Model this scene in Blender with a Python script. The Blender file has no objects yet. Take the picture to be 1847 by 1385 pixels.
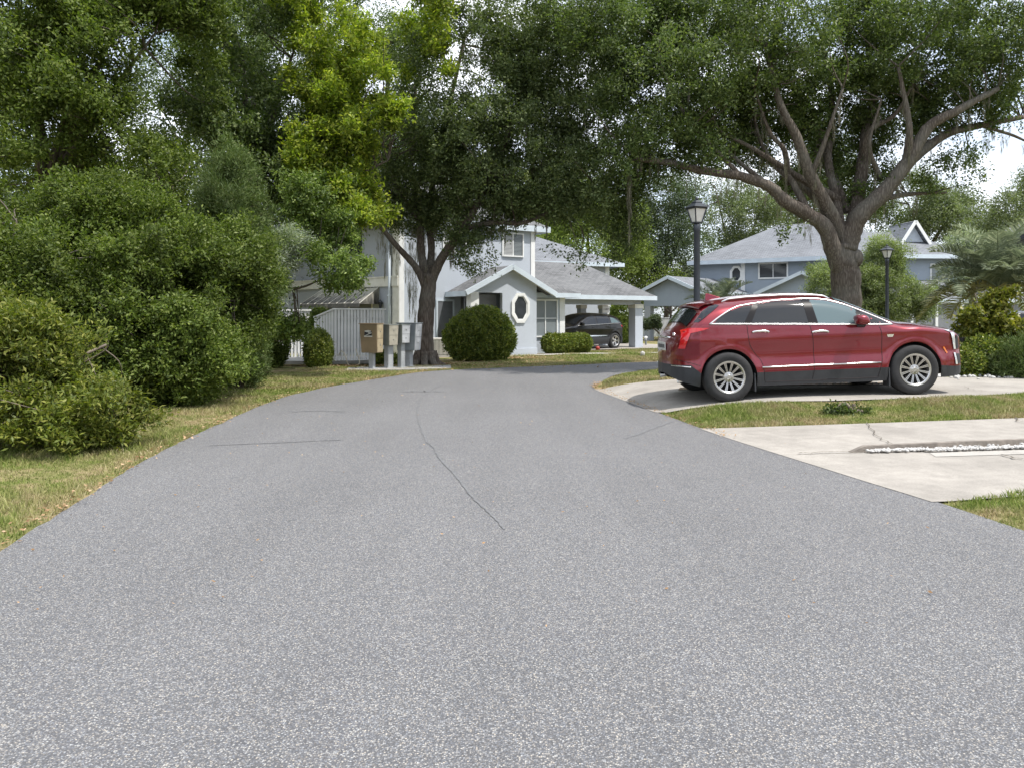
import bpy, bmesh, math, random
import numpy as np
from mathutils import Vector, Matrix
from mathutils.geometry import tessellate_polygon

scene = bpy.context.scene
COL = scene.collection
R = math.radians
# camera model: focal length in photo pixels, eye height, horizon row, centre column
F, H, YH, CX = 1388.0, 1.45, 572.0, 923.5
def PX(px, Y): return (px - CX) * Y / F
def PZ(py, Y): return H + (YH - py) * Y / F
def at(px, py, Y): return (PX(px, Y), Y, PZ(py, Y))

# ------------------------------------------------------------------ objects
def tag(o, label=None, cat=None, group=None, kind=None):
    if label: o['label'] = label
    if cat: o['category'] = cat
    if group: o['group'] = group
    if kind: o['kind'] = kind
    return o

def thing(name, label, cat, loc=(0, 0, 0), rz=0.0, group=None):
    o = bpy.data.objects.new(name, None)
    COL.objects.link(o)
    o.location = loc
    o.rotation_euler = (0, 0, rz)
    o.empty_display_size = 0.2
    return tag(o, label, cat, group)

def link_mesh(name, me, mat, parent=None, bevel=0.0, smooth=False):
    if mat is not None:
        me.materials.append(mat)
    o = bpy.data.objects.new(name, me)
    COL.objects.link(o)
    if parent is not None:
        o.parent = parent
    if smooth and len(me.polygons):
        me.polygons.foreach_set('use_smooth', np.ones(len(me.polygons), dtype=bool))
    if bevel > 0:
        md = o.modifiers.new('soft_edges', 'BEVEL')
        md.width = bevel; md.segments = 2; md.limit_method = 'ANGLE'; md.angle_limit = R(40)
        md.harden_normals = False
    return o

def copy_tree(o, parent=None):
    c = o.copy(); COL.objects.link(c)
    if parent is not None: c.parent = parent
    for ch in list(o.children): copy_tree(ch, c)
    return c

class MB:
    """collects faces, links them as one mesh"""
    def __init__(s): s.v = []; s.f = []; s.uv = {}
    def add(s, vs, fs, M=None):
        b = len(s.v)
        for p in vs:
            p = Vector(p)
            if M is not None: p = M @ p
            s.v.append(p[:])
        for f in fs: s.f.append([i + b for i in f])
        return s
    def box(s, x0, x1, y0, y1, z0, z1, M=None):
        vs = [(x0,y0,z0),(x1,y0,z0),(x1,y1,z0),(x0,y1,z0),(x0,y0,z1),(x1,y0,z1),(x1,y1,z1),(x0,y1,z1)]
        return s.add(vs, [(0,3,2,1),(4,5,6,7),(0,1,5,4),(1,2,6,5),(2,3,7,6),(3,0,4,7)], M)
    def frustum(s, cx, cy, z0, z1, a0, b0, a1, b1, M=None):
        vs = [(cx-a0,cy-b0,z0),(cx+a0,cy-b0,z0),(cx+a0,cy+b0,z0),(cx-a0,cy+b0,z0),
              (cx-a1,cy-b1,z1),(cx+a1,cy-b1,z1),(cx+a1,cy+b1,z1),(cx-a1,cy+b1,z1)]
        return s.add(vs, [(0,3,2,1),(4,5,6,7),(0,1,5,4),(1,2,6,5),(2,3,7,6),(3,0,4,7)], M)
    def slab(s, pts, thick, nrm=None):
        """a polygon given in space, given a thickness against its normal; top face gets shingle uv"""
        P = [Vector(p) for p in pts]
        n = Vector((0,0,0))
        for i in range(len(P)): n += P[i].cross(P[(i+1) % len(P)])
        n.normalize()
        if n.z < 0 : P.reverse(); n = -n
        k = len(P); b = len(s.v)
        hor = Vector((0,0,1)).cross(n)
        if hor.length < 1e-4: hor = Vector((1,0,0))
        hor.normalize(); up = n.cross(hor)
        s.v += [p[:] for p in P] + [(p - n*thick)[:] for p in P]
        s.uv[len(s.f)] = [(p.dot(hor), p.dot(up)) for p in P]
        s.f.append(list(range(b, b+k)))
        s.f.append([b+k+i for i in reversed(range(k))])
        for i in range(k):
            j = (i+1) % k
            s.f.append([b+i, b+k+i, b+k+j, b+j])
        return s
    def prism(s, poly, z0, z1, M=None):
        k = len(poly)
        a = sum(poly[i][0]*poly[(i+1)%k][1]-poly[(i+1)%k][0]*poly[i][1] for i in range(k))
        if a < 0: poly = list(reversed(poly))
        vs = [(p[0],p[1],z0) for p in poly] + [(p[0],p[1],z1) for p in poly]
        fs = [list(reversed(range(k))), list(range(k,2*k))] + [[i,(i+1)%k,(i+1)%k+k,i+k] for i in range(k)]
        return s.add(vs, fs, M)
    def beam(s, a, b, w, h, up=(0,0,1)):
        """a rectangular bar from a to b, w across, h high"""
        a = Vector(a); b = Vector(b); d = (b-a).normalized(); up = Vector(up)
        x = d.cross(up)
        if x.length < 1e-4: x = d.cross(Vector((0,1,0)))
        x.normalize(); y = x.cross(d)
        vs = []
        for p in (a, b):
            for sx, sy in ((-1,-1),(1,-1),(1,1),(-1,1)): vs.append(p + x*(sx*w/2) + y*(sy*h/2))
        return s.add(vs, [(0,1,2,3),(7,6,5,4),(0,4,5,1),(1,5,6,2),(2,6,7,3),(3,7,4,0)])
    def tube(s, pts, rad, n=8, cap=True):
        P = np.array(pts, float); k = len(P)
        rad = np.full(k, rad, float) if np.isscalar(rad) else np.array(rad, float)
        T = np.gradient(P, axis=0); T /= np.linalg.norm(T, axis=1)[:,None] + 1e-9
        u = np.cross(T[0], [0,0,1.0])
        if np.linalg.norm(u) < 0.1: u = np.cross(T[0], [1.0,0,0])
        u /= np.linalg.norm(u)
        b = len(s.v); ang = np.arange(n)*2*math.pi/n
        for i in range(k):
            u = u - T[i]*np.dot(u, T[i]); u /= np.linalg.norm(u) + 1e-9
            w = np.cross(T[i], u)
            ring = P[i] + rad[i]*(np.cos(ang)[:,None]*u + np.sin(ang)[:,None]*w)
            s.v += [tuple(r) for r in ring]
        for i in range(k-1):
            for j in range(n):
                j2 = (j+1) % n
                s.f.append([b+i*n+j, b+i*n+j2, b+(i+1)*n+j2, b+(i+1)*n+j])
        if cap:
            s.f.append([b+j for j in reversed(range(n))]); s.f.append([b+(k-1)*n+j for j in range(n)])
        return s
    def lathe(s, prof, n=24, M=None):
        vs = []; fs = []
        for r, z in prof:
            for j in range(n):
                a = 2*math.pi*j/n
                vs.append((r*math.cos(a), r*math.sin(a), z))
        for i in range(len(prof)-1):
            for j in range(n):
                j2 = (j+1) % n
                fs.append((i*n+j, i*n+j2, (i+1)*n+j2, (i+1)*n+j))
        return s.add(vs, fs, M)
    def quad(s, a, b, c, d): return s.add([a,b,c,d], [(0,1,2,3)])
    def grid(s, G):
        """G[i][j] of points"""
        b = len(s.v); n = len(G); m = len(G[0])
        for row in G: s.v += [tuple(p) for p in row]
        for i in range(n-1):
            for j in range(m-1):
                s.f.append([b+i*m+j, b+i*m+j+1, b+(i+1)*m+j+1, b+(i+1)*m+j])
        return s
    def build(s, name, mat, parent=None, bevel=0.0, smooth=False, weld=False, fixn=False):
        me = bpy.data.meshes.new(name)
        me.from_pydata(s.v, [], s.f)
        if s.uv:
            uvl = me.uv_layers.new(name='UVMap')
            for fi, uvs in s.uv.items():
                p = me.polygons[fi]
                for li, uv in zip(p.loop_indices, uvs): uvl.data[li].uv = uv
        if weld or fixn:
            bm = bmesh.new(); bm.from_mesh(me)
            if weld: bmesh.ops.remove_doubles(bm, verts=bm.verts, dist=1e-4)
            if fixn: bmesh.ops.recalc_face_normals(bm, faces=bm.faces)
            bm.to_mesh(me); bm.free()
        me.update()
        return link_mesh(name, me, mat, parent, bevel, smooth)

def np_mesh(name, V, Fq, mat, parent=None, smooth=False):
    """V (n,3), Fq (m,k) into one mesh, fast"""
    me = bpy.data.meshes.new(name)
    V = np.ascontiguousarray(V, dtype=np.float32); Fq = np.ascontiguousarray(Fq, dtype=np.int32)
    m, k = Fq.shape
    me.vertices.add(len(V)); me.vertices.foreach_set('co', V.ravel())
    me.loops.add(m*k); me.loops.foreach_set('vertex_index', Fq.ravel())
    me.polygons.add(m); me.polygons.foreach_set('loop_start', np.arange(0, m*k, k, dtype=np.int32))
    me.update(calc_edges=True)
    return link_mesh(name, me, mat, parent, 0, smooth)

def spline(pts, n):
    """Catmull-Rom through points of any dimension, n samples"""
    P = np.array(pts, float); P = np.vstack([2*P[0]-P[1], P, 2*P[-1]-P[-2]])
    k = len(P) - 3; t = np.linspace(0, k, n); i = np.minimum(t.astype(int), k-1); f = (t - i)[:,None]
    a, b, c, d = P[i], P[i+1], P[i+2], P[i+3]
    return 0.5*((2*b) + (c-a)*f + (2*a-5*b+4*c-d)*f**2 + (-a+3*b-3*c+d)*f**3)

def sm(t): t = np.clip(t, 0, 1); return t*t*(3-2*t)

# ------------------------------------------------------------------ materials
def new_mat(name):
    m = bpy.data.materials.new(name); m.use_nodes = True
    nt = m.node_tree; nt.nodes.clear()
    return m, nt
def nd(nt, typ, props=None, **inp):
    n = nt.nodes.new(typ)
    for k, v in (props or {}).items(): setattr(n, k, v)
    for k, v in inp.items():
        k = k.replace('_', ' ') if not k.startswith('i') or not k[1:].isdigit() else int(k[1:])
        s = n.inputs[k]
        if isinstance(v, bpy.types.NodeSocket): nt.links.new(v, s)
        else: s.default_value = v
    return n
def c4(c): return (c[0], c[1], c[2], 1.0)
def ramp(nt, fac, stops, interp='LINEAR'):
    n = nt.nodes.new('ShaderNodeValToRGB'); cr = n.color_ramp; cr.interpolation = interp
    while len(cr.elements) < len(stops): cr.elements.new(0.5)
    for e, (p, c) in zip(cr.elements, stops):
        e.position = p; e.color = c4(c) if not np.isscalar(c) else (c, c, c, 1)
    nt.links.new(fac, n.inputs[0])
    return n.outputs[0]
def mix(nt, fac, a, b, mode='MIX'):
    n = nt.nodes.new('ShaderNodeMix'); n.data_type = 'RGBA'; n.blend_type = mode
    for s, v in ((n.inputs[0], fac), (n.inputs[6], a), (n.inputs[7], b)):
        if isinstance(v, bpy.types.NodeSocket): nt.links.new(v, s)
        else: s.default_value = v if np.isscalar(v) else c4(v)
    return n.outputs[2]
def coords(nt, which='Object', scale=None):
    tc = nt.nodes.new('ShaderNodeTexCoord')
    o = tc.outputs[which]
    if scale is not None:
        mp = nd(nt, 'ShaderNodeMapping', None, Vector=o, Scale=scale); o = mp.outputs[0]
    return o
def noise(nt, vec, scale, detail=3.0, rough=0.55, dist=0.0):
    return nd(nt, 'ShaderNodeTexNoise', None, Vector=vec, Scale=scale, Detail=detail, Roughness=rough, Distortion=dist).outputs[0]
def bump(nt, h, strength, dist=0.01):
    return nd(nt, 'ShaderNodeBump', None, Height=h, Strength=strength, Distance=dist).outputs[0]
def finish(nt, shader):
    o = nt.nodes.new('ShaderNodeOutputMaterial'); nt.links.new(shader, o.inputs[0])
def pbr(nt, **inp):
    b = nt.nodes.new('ShaderNodeBsdfPrincipled')
    for k, v in inp.items():
        s = b.inputs[k.replace('_', ' ')]
        if isinstance(v, bpy.types.NodeSocket): nt.links.new(v, s)
        elif not np.isscalar(v): s.default_value = c4(v)
        else: s.default_value = v
    return b.outputs[0]
def simple(name, col, rough=0.5, metal=0.0, var=0.12, scale=6.0, bstr=0.0, bscale=60.0, coat=0.0, spec=0.5):
    m, nt = new_mat(name); v = coords(nt)
    n = noise(nt, v, scale, 4)
    c = ramp(nt, n, [(0.3, [x*(1-var) for x in col]), (0.7, [min(1, x*(1+var)) for x in col])])
    kw = dict(Base_Color=c, Roughness=rough, Metallic=metal)
    kw['Specular_IOR_Level'] = spec
    if coat: kw['Coat_Weight'] = coat; kw['Coat_Roughness'] = 0.03
    if bstr: kw['Normal'] = bump(nt, noise(nt, v, bscale, 4), bstr, 0.01)
    finish(nt, pbr(nt, **kw)); return m

def leaf_mat(name, c1, c2, c3, trans=0.3, rough=0.42, spec=0.5, patch=0.6, pscale=0.7, tcol=None, lift=1.55):
    """leaf colour varies leaf by leaf and, gently, bough by bough"""
    m, nt = new_mat(name)
    k_ = lift
    c1, c2, c3 = ([min(.9, x*k_) for x in c] for c in (c1, c2, c3))
    g = nt.nodes.new('ShaderNodeNewGeometry')
    base = ramp(nt, g.outputs['Random Per Island'], [(0.0, c1), (0.55, c2), (1.0, c3)])
    n = noise(nt, coords(nt), pscale, 2)
    k = ramp(nt, n, [(0.35, 1-patch*0.5), (0.65, 1+patch*0.35)])
    col = mix(nt, 1.0, base, k, 'MULTIPLY')
    p = pbr(nt, Base_Color=col, Roughness=rough, Specular_IOR_Level=spec)
    tc = mix(nt, 1.0, col, tcol or (1.5, 1.7, 0.6), 'MULTIPLY')
    t = nd(nt, 'ShaderNodeBsdfTranslucent', None, Color=tc).outputs[0]
    ms = nt.nodes.new('ShaderNodeMixShader'); ms.inputs[0].default_value = trans
    nt.links.new(p, ms.inputs[1]); nt.links.new(t, ms.inputs[2])
    finish(nt, ms.outputs[0]); return m

M = {}
# asphalt: grey binder with pale and bluish aggregate chips, worn tracks
def mk_asphalt():
    m, nt = new_mat('asphalt'); v = coords(nt)
    vo = nd(nt, 'ShaderNodeTexVoronoi', {'feature': 'F1'}, Vector=v, Scale=155.0)
    cr = nd(nt, 'ShaderNodeSeparateColor', None, Color=vo.outputs['Color'])
    chip = ramp(nt, cr.outputs[0], [(0.0,(0.078,0.079,0.083)),(0.30,(0.142,0.144,0.149)),(0.60,(0.205,0.207,0.213)),(0.82,(0.305,0.302,0.294)),(0.95,(0.40,0.388,0.36)),(1.0,(0.48,0.465,0.425))])
    tint = ramp(nt, cr.outputs[1], [(0.0,(0.92,0.97,1.06)),(0.5,(1,1,1)),(1.0,(1.09,1.0,0.89))])
    chip = mix(nt, 1.0, chip, tint, 'MULTIPLY')
    gap = ramp(nt, vo.outputs['Distance'], [(0.30, 0.0), (0.75, 1.0)])
    fine = mix(nt, gap, chip, (0.098,0.099,0.104))
    sp = ramp(nt, noise(nt, v, 260.0, 3, 0.7), [(0.3, 0.72), (0.7, 1.28)])
    fine = mix(nt, 1.0, fine, sp, 'MULTIPLY')
    big = ramp(nt, noise(nt, v, 0.35, 5, 0.6), [(0.3, 0.93), (0.7, 1.06)])
    fine = mix(nt, 1.0, fine, big, 'MULTIPLY')
    str_ = ramp(nt, noise(nt, coords(nt, 'Object', (1.6, 0.12, 1.0)), 1.0, 4), [(0.35, 0.95), (0.65, 1.04)])
    fine = mix(nt, 1.0, fine, str_, 'MULTIPLY')
    b = bump(nt, vo.outputs['Distance'], 0.55, 0.006)
    finish(nt, pbr(nt, Base_Color=fine, Roughness=0.82, Normal=b, Specular_IOR_Level=0.35)); return m
M['asphalt'] = mk_asphalt()

def mk_lawn():
    m, nt = new_mat('lawn_soil'); v = coords(nt)
    n1 = noise(nt, v, 0.55, 5, 0.6); n2 = noise(nt, v, 38.0, 4, 0.7); n3 = noise(nt, v, 4.0, 3)
    dry = ramp(nt, n2, [(0.25,(0.15,0.11,0.06)),(0.5,(0.31,0.245,0.135)),(0.75,(0.46,0.385,0.24))])
    grn = ramp(nt, n2, [(0.25,(0.065,0.080,0.022)),(0.5,(0.15,0.17,0.05)),(0.75,(0.27,0.26,0.11))])
    f = ramp(nt, mix(nt, 0.4, n1, n3), [(0.44, 0.0), (0.57, 1.0)])
    c = mix(nt, f, grn, dry)
    finish(nt, pbr(nt, Base_Color=c, Roughness=0.95, Specular_IOR_Level=0.1, Normal=bump(nt, n2, 0.9, 0.03))); return m
M['lawn'] = mk_lawn()

def mk_blade():
    m, nt = new_mat('grass_blade')
    g = nt.nodes.new('ShaderNodeNewGeometry'); v = coords(nt)
    n1 = noise(nt, v, 0.55, 5, 0.6); n3 = noise(nt, v, 4.0, 3)
    f = ramp(nt, mix(nt, 0.4, n1, n3), [(0.43, 0.0), (0.58, 1.0)])
    dry = ramp(nt, g.outputs['Random Per Island'], [(0,(0.24,0.19,0.10)),(0.6,(0.50,0.42,0.24)),(0.85,(0.27,0.285,0.09)),(1,(0.64,0.55,0.37))])
    grn = ramp(nt, g.outputs['Random Per Island'], [(0,(0.11,0.165,0.03)),(0.6,(0.215,0.285,0.055)),(1,(0.42,0.41,0.16))])
    c = mix(nt, f, grn, dry)
    p = pbr(nt, Base_Color=c, Roughness=0.6, Specular_IOR_Level=0.3)
    t = nd(nt, 'ShaderNodeBsdfTranslucent', None, Color=c).outputs[0]
    ms = nt.nodes.new('ShaderNodeMixShader'); ms.inputs[0].default_value = 0.4
    nt.links.new(p, ms.inputs[1]); nt.links.new(t, ms.inputs[2])
    finish(nt, ms.outputs[0]); return m
M['blade'] = mk_blade()

def mk_concrete(name, col, stain=0.25):
    m, nt = new_mat(name); v = coords(nt)
    n1 = noise(nt, v, 0.9, 6, 0.65); n2 = noise(nt, v, 70.0, 3); n3 = noise(nt, v, 7.0, 5, 0.7)
    c = ramp(nt, n1, [(0.3, [x*(1-stain) for x in col]), (0.6, col), (0.8, [x*1.08 for x in col])])
    c = mix(nt, 1.0, c, ramp(nt, n3, [(0.3, 0.88), (0.65, 1.05)]), 'MULTIPLY')
    c = mix(nt, 1.0, c, ramp(nt, n2, [(0.3, 0.88), (0.7, 1.1)]), 'MULTIPLY')
    finish(nt, pbr(nt, Base_Color=c, Roughness=0.88, Specular_IOR_Level=0.25, Normal=bump(nt, n2, 0.25, 0.004))); return m
M['concrete'] = mk_concrete('driveway_concrete', (0.355, 0.33, 0.295), 0.30)
M['slab_pale'] = mk_concrete('pale_concrete', (0.41, 0.39, 0.355), 0.15)
M['pad'] = mk_concrete('pad_concrete', (0.36, 0.35, 0.33))

def mk_stucco(name, col, dirt=0.10):
    m, nt = new_mat(name); v = coords(nt)
    n1 = noise(nt, v, 0.8, 5, 0.6); n2 = noise(nt, v, 28.0, 5, 0.65)
    st = noise(nt, coords(nt, 'Object', (2.2, 2.2, 0.5)), 1.0, 4)
    c = ramp(nt, n1, [(0.3, [x*(1-dirt) for x in col]), (0.7, col)])
    c = mix(nt, 1.0, c, ramp(nt, st, [(0.30, 1-dirt*0.3), (0.6, 1.0)]), 'MULTIPLY')
    c = mix(nt, 1.0, c, ramp(nt, n2, [(0.3, 0.93), (0.7, 1.04)]), 'MULTIPLY')
    finish(nt, pbr(nt, Base_Color=c, Roughness=0.9, Specular_IOR_Level=0.2, Normal=bump(nt, n2, 0.5, 0.012))); return m
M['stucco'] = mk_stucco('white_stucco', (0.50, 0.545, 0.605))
M['stucco_grey'] = mk_stucco('grey_and_shade_stucco', (0.40, 0.43, 0.47))  # grey walls, and the shaded copy of the white stucco
M['stucco_blue'] = mk_stucco('blue_stucco', (0.335, 0.385, 0.445))
M['trim'] = simple('white_trim_paint', (0.76, 0.77, 0.76), 0.45, var=0.06, scale=3)
M['trim_cream'] = simple('cream_and_shaded_trim', (0.66, 0.65, 0.58), 0.6, var=0.12, scale=3)  # cream trim, and the shaded copy of the white corner board
M['fascia'] = simple('pale_blue_fascia_paint', (0.55, 0.62, 0.68), 0.5, var=0.08, scale=2)

def mk_shingle(name, a, b, c):
    m, nt = new_mat(name); v = coords(nt, 'UV')
    br = nd(nt, 'ShaderNodeTexBrick', {'offset': 0.5}, Vector=v, Color1=c4(a), Color2=c4(b), Mortar=c4([x*0.35 for x in a]), Scale=1.0)
    br.inputs['Mortar Size'].default_value = 0.012; br.inputs['Mortar Smooth'].default_value = 0.3
    br.inputs['Brick Width'].default_value = 0.32; br.inputs['Row Height'].default_value = 0.15; br.inputs['Bias'].default_value = 0.1
    o = coords(nt)
    n1 = noise(nt, o, 0.5, 6, 0.65); n2 = noise(nt, o, 60.0, 3, 0.7)
    col = mix(nt, 1.0, br.outputs[0], ramp(nt, n2, [(0.3, 0.75), (0.7, 1.25)]), 'MULTIPLY')
    col = mix(nt, ramp(nt, n1, [(0.35, 0.0), (0.75, 0.65)]), col, c)
    finish(nt, pbr(nt, Base_Color=col, Roughness=0.92, Specular_IOR_Level=0.15, Normal=bump(nt, br.outputs[1], -0.8, 0.02))); return m
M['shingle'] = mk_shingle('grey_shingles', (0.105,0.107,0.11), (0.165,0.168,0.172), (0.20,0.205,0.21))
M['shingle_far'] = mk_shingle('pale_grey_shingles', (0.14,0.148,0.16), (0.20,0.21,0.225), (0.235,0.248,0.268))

def mk_bark(name, a, b, sc=1.0):
    m, nt = new_mat(name)
    v = coords(nt, 'Object', (15*sc, 15*sc, 2.1*sc))
    vo = nd(nt, 'ShaderNodeTexVoronoi', {'feature': 'DISTANCE_TO_EDGE'}, Vector=nd(nt, 'ShaderNodeMixRGB', None, i0=0.12, i1=v, i2=noise(nt, v, 2.0, 4)).outputs[0], Scale=1.6)
    n = noise(nt, v, 1.4, 6, 0.7); n2 = noise(nt, coords(nt), 1.1, 4)
    h = mix(nt, 0.62, ramp(nt, vo.outputs[0], [(0.0, 0.25), (0.25, 1.0)]), n)
    c = ramp(nt, h, [(0.25, [x*0.55 for x in a]), (0.5, a), (0.85, b)])
    c = mix(nt, ramp(nt, n2, [(0.45, 0.0), (0.75, 0.5)]), c, (0.21, 0.215, 0.19))
    finish(nt, pbr(nt, Base_Color=c, Roughness=0.95, Specular_IOR_Level=0.15, Normal=bump(nt, h, 0.8, 0.03))); return m
M['bark'] = mk_bark('oak_bark', (0.098, 0.080, 0.066), (0.205, 0.178, 0.152))
M['bark_dark'] = mk_bark('dark_bark', (0.095, 0.075, 0.060), (0.20, 0.165, 0.135))
M['twig'] = simple('grey_twigs', (0.19, 0.155, 0.12), 0.9, var=0.3, scale=5)

M['leaf_oak'] = leaf_mat('live_oak_leaves', (0.030,0.047,0.016), (0.060,0.086,0.027), (0.112,0.135,0.052), 0.32, 0.5, 0.25)
M['leaf_oak_mail'] = leaf_mat('grey_green_oak_leaves', (0.036,0.052,0.021), (0.070,0.094,0.036), (0.132,0.152,0.070), 0.32, 0.5, 0.25)
M['leaf_wood'] = leaf_mat('dark_glossy_leaves', (0.034,0.053,0.011), (0.066,0.093,0.018), (0.122,0.145,0.040), 0.32, 0.5, 0.22)
M['leaf_mid'] = leaf_mat('mid_green_oak_leaves', (0.045,0.072,0.018), (0.088,0.128,0.030), (0.155,0.19,0.055), 0.32, 0.5, 0.3)
M['leaf_yellow'] = leaf_mat('yellow_green_bush_leaves', (0.065,0.090,0.018), (0.122,0.148,0.026), (0.205,0.205,0.047), 0.32, 0.5, 0.3, lift=1.2)
M['leaf_bright'] = leaf_mat('bright_spring_oak_leaves', (0.065,0.098,0.014), (0.14,0.182,0.022), (0.26,0.275,0.042), 0.42, 0.5, 0.25, 0.9, 1.1, lift=1.5)
M['leaf_cedar'] = leaf_mat('cedar_needles', (0.038,0.062,0.016), (0.062,0.092,0.026), (0.095,0.115,0.04), 0.2, 0.6, 0.3)
M['leaf_silver'] = leaf_mat('silvery_leaves', (0.12,0.15,0.11), (0.19,0.22,0.17), (0.26,0.28,0.21), 0.25, 0.6, 0.3)
M['leaf_box'] = leaf_mat('boxwood_leaves', (0.045,0.07,0.014), (0.095,0.125,0.024), (0.20,0.205,0.045), 0.25, 0.45, 0.35, 0.3)
M['leaf_far'] = leaf_mat('distant_oak_leaves', (0.055,0.072,0.036), (0.088,0.112,0.052), (0.135,0.15,0.078), 0.3, 0.6, 0.3, 0.8, 0.3)
M['leaf_far_green'] = leaf_mat('distant_green_leaves', (0.062,0.088,0.020), (0.105,0.14,0.030), (0.17,0.20,0.055), 0.35, 0.55, 0.3, 0.8, 0.35)
M['leaf_far_dark'] = leaf_mat('distant_dark_leaves', (0.028,0.042,0.024), (0.05,0.07,0.036), (0.085,0.105,0.055), 0.25, 0.6, 0.3, 0.8, 0.3)
M['leaf_light'] = leaf_mat('willowy_light_leaves', (0.085,0.110,0.048), (0.128,0.158,0.070), (0.19,0.21,0.11), 0.35, 0.5, 0.3)
M['leaf_palm'] = leaf_mat('blue_green_palm_leaflets', (0.135,0.165,0.105), (0.205,0.24,0.16), (0.32,0.345,0.24), 0.3, 0.5, 0.35, 0.5, 1.0, (1.15,1.2,1.0), lift=1.2)
M['leaf_palm_dry'] = leaf_mat('drying_palm_leaflets', (0.15,0.15,0.08), (0.22,0.21,0.115), (0.32,0.29,0.17), 0.3, 0.6, 0.3, 0.5, 1.0, lift=1.3)
M['leaf_cluster'] = leaf_mat('lime_shrub_leaves', (0.075,0.095,0.016), (0.15,0.165,0.027), (0.27,0.245,0.05), 0.35, 0.45, 0.4, lift=1.15)
M['moss'] = leaf_mat('spanish_moss', (0.14,0.13,0.105), (0.20,0.185,0.15), (0.27,0.25,0.205), 0.25, 0.9, 0.1, lift=1.0)
M['litter'] = leaf_mat('dry_fallen_leaves', (0.17,0.10,0.05), (0.33,0.21,0.115), (0.52,0.37,0.24), 0.1, 0.8, 0.2, lift=1.0)

M['chrome'] = simple('bright_metal', (0.80,0.80,0.80), 0.13, 1.0, 0.03)
M['trim_metal'] = simple('satin_window_metal', (0.66,0.66,0.66), 0.30, 1.0, 0.04)
M['rim'] = simple('alloy_rim_paint', (0.52,0.51,0.50), 0.26, 0.9, 0.06)
M['rim_dark'] = simple('dark_rim_recess', (0.018,0.018,0.019), 0.5, 0.4, 0.2)
M['tyre'] = simple('tyre_rubber', (0.022,0.022,0.023), 0.82, 0, 0.25, 14, 0.3, 120)
M['plastic'] = simple('black_plastic', (0.030,0.032,0.036), 0.55, 0, 0.15, 8, 0.15, 200)
M['gloss_black'] = simple('gloss_black_pillar', (0.006,0.006,0.008), 0.35, 0, 0.1, spec=0.12)
M['under'] = simple('underbody_black', (0.012,0.012,0.012), 0.9)
M['seam'] = simple('panel_gap_black', (0.012,0.004,0.005), 0.7)
M['post'] = simple('blue_black_post_paint', (0.030,0.036,0.045), 0.45, 0.1, 0.2)
def mk_paint(name, col, flake, metal=0.55, coat=1.0):
    m, nt = new_mat(name); v = coords(nt)
    n = noise(nt, v, 900.0, 2)
    c = ramp(nt, n, [(0.35, col), (0.7, flake)])
    dust = ramp(nt, noise(nt, v, 2.0, 5, 0.7), [(0.4, 0.0), (0.8, 0.03)])
    c = mix(nt, dust, c, (0.45, 0.38, 0.33))
    finish(nt, pbr(nt, Base_Color=c, Metallic=metal, Roughness=0.28, Coat_Weight=coat, Coat_Roughness=0.035, Specular_IOR_Level=0.5*coat,
                   Normal=bump(nt, noise(nt, v, 1.7, 2), 0.05, 0.02))); return m
M['paint_red'] = mk_paint('dark_red_car_paint', (0.150,0.0028,0.011), (0.23,0.006,0.018))
M['paint_black'] = mk_paint('black_car_paint', (0.0025,0.0028,0.004), (0.004,0.0045,0.006), 0.0, 0.55)
M['paint_dark'] = mk_paint('charcoal_truck_paint', (0.020,0.024,0.028), (0.03,0.034,0.04), 0.3)
def mk_glass(name, col, rough=0.03):
    m, nt = new_mat(name)
    v = coords(nt, 'Object', (0.7, 0.7, 5.0))
    finish(nt, pbr(nt, Base_Color=col, Roughness=rough, Specular_IOR_Level=0.55,
                   Normal=bump(nt, noise(nt, v, 2.2, 2), 0.02, 0.02))); return m
M['car_glass'] = mk_glass('tinted_car_glass', (0.012,0.014,0.017))
M['car_glass_clear'] = mk_glass('lighter_car_glass', (0.085,0.125,0.135))
M['window_glass'] = mk_glass('house_window_glass', (0.035,0.04,0.045))
M['dark_open'] = simple('shade_and_screen_grey', (0.20,0.21,0.225), 0.85, 0, 0.1)  # tone of shaded recesses put into the colour; also the far porch screen
M['door_dark'] = simple('dark_grey_door_paint', (0.15,0.16,0.175), 0.5, 0, 0.1)
M['blind'] = simple('window_blind', (0.42,0.43,0.43), 0.6, 0, 0.05)
M['blind_dim'] = simple('grey_window_shade', (0.20,0.225,0.235), 0.35, 0, 0.1, 2)
M['tail_red'] = simple('red_lamp_lens', (0.55,0.012,0.018), 0.12, 0, 0.1, 8, coat=1.0)
M['lens'] = simple('clear_lamp_lens', (0.62,0.64,0.66), 0.1, 0.3, 0.1, 8, coat=1.0)
M['amber'] = simple('amber_lens', (0.65,0.16,0.02), 0.2, 0, 0.05, coat=1.0)
M['frost'] = simple('frosted_lantern_glass', (0.66,0.66,0.62), 0.25, 0, 0.06)
M['plate'] = simple('number_plate_white', (0.55,0.55,0.52), 0.4)
M['box_brown'] = simple('weathered_tan_steel', (0.235,0.175,0.105), 0.62, 0, 0.18, 3)
M['box_tan'] = simple('pale_and_lit_tan_steel', (0.38,0.315,0.205), 0.6, 0, 0.22, 7)
M['box_grey'] = simple('green_grey_steel', (0.20,0.215,0.205), 0.6, 0, 0.15, 4)
M['box_beige'] = simple('lit_side_beige_steel', (0.36,0.335,0.27), 0.6, 0, 0.2, 7)
M['box_white'] = simple('lit_side_white_steel', (0.42,0.43,0.44), 0.6, 0, 0.2, 7)
M['box_slate'] = simple('slate_grey_steel', (0.235,0.26,0.275), 0.6, 0, 0.14, 4)
M['box_post'] = simple('grey_post_steel', (0.33,0.345,0.35), 0.6, 0, 0.14, 6)
M['navy'] = simple('navy_emblem', (0.010,0.013,0.022), 0.5)
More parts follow.
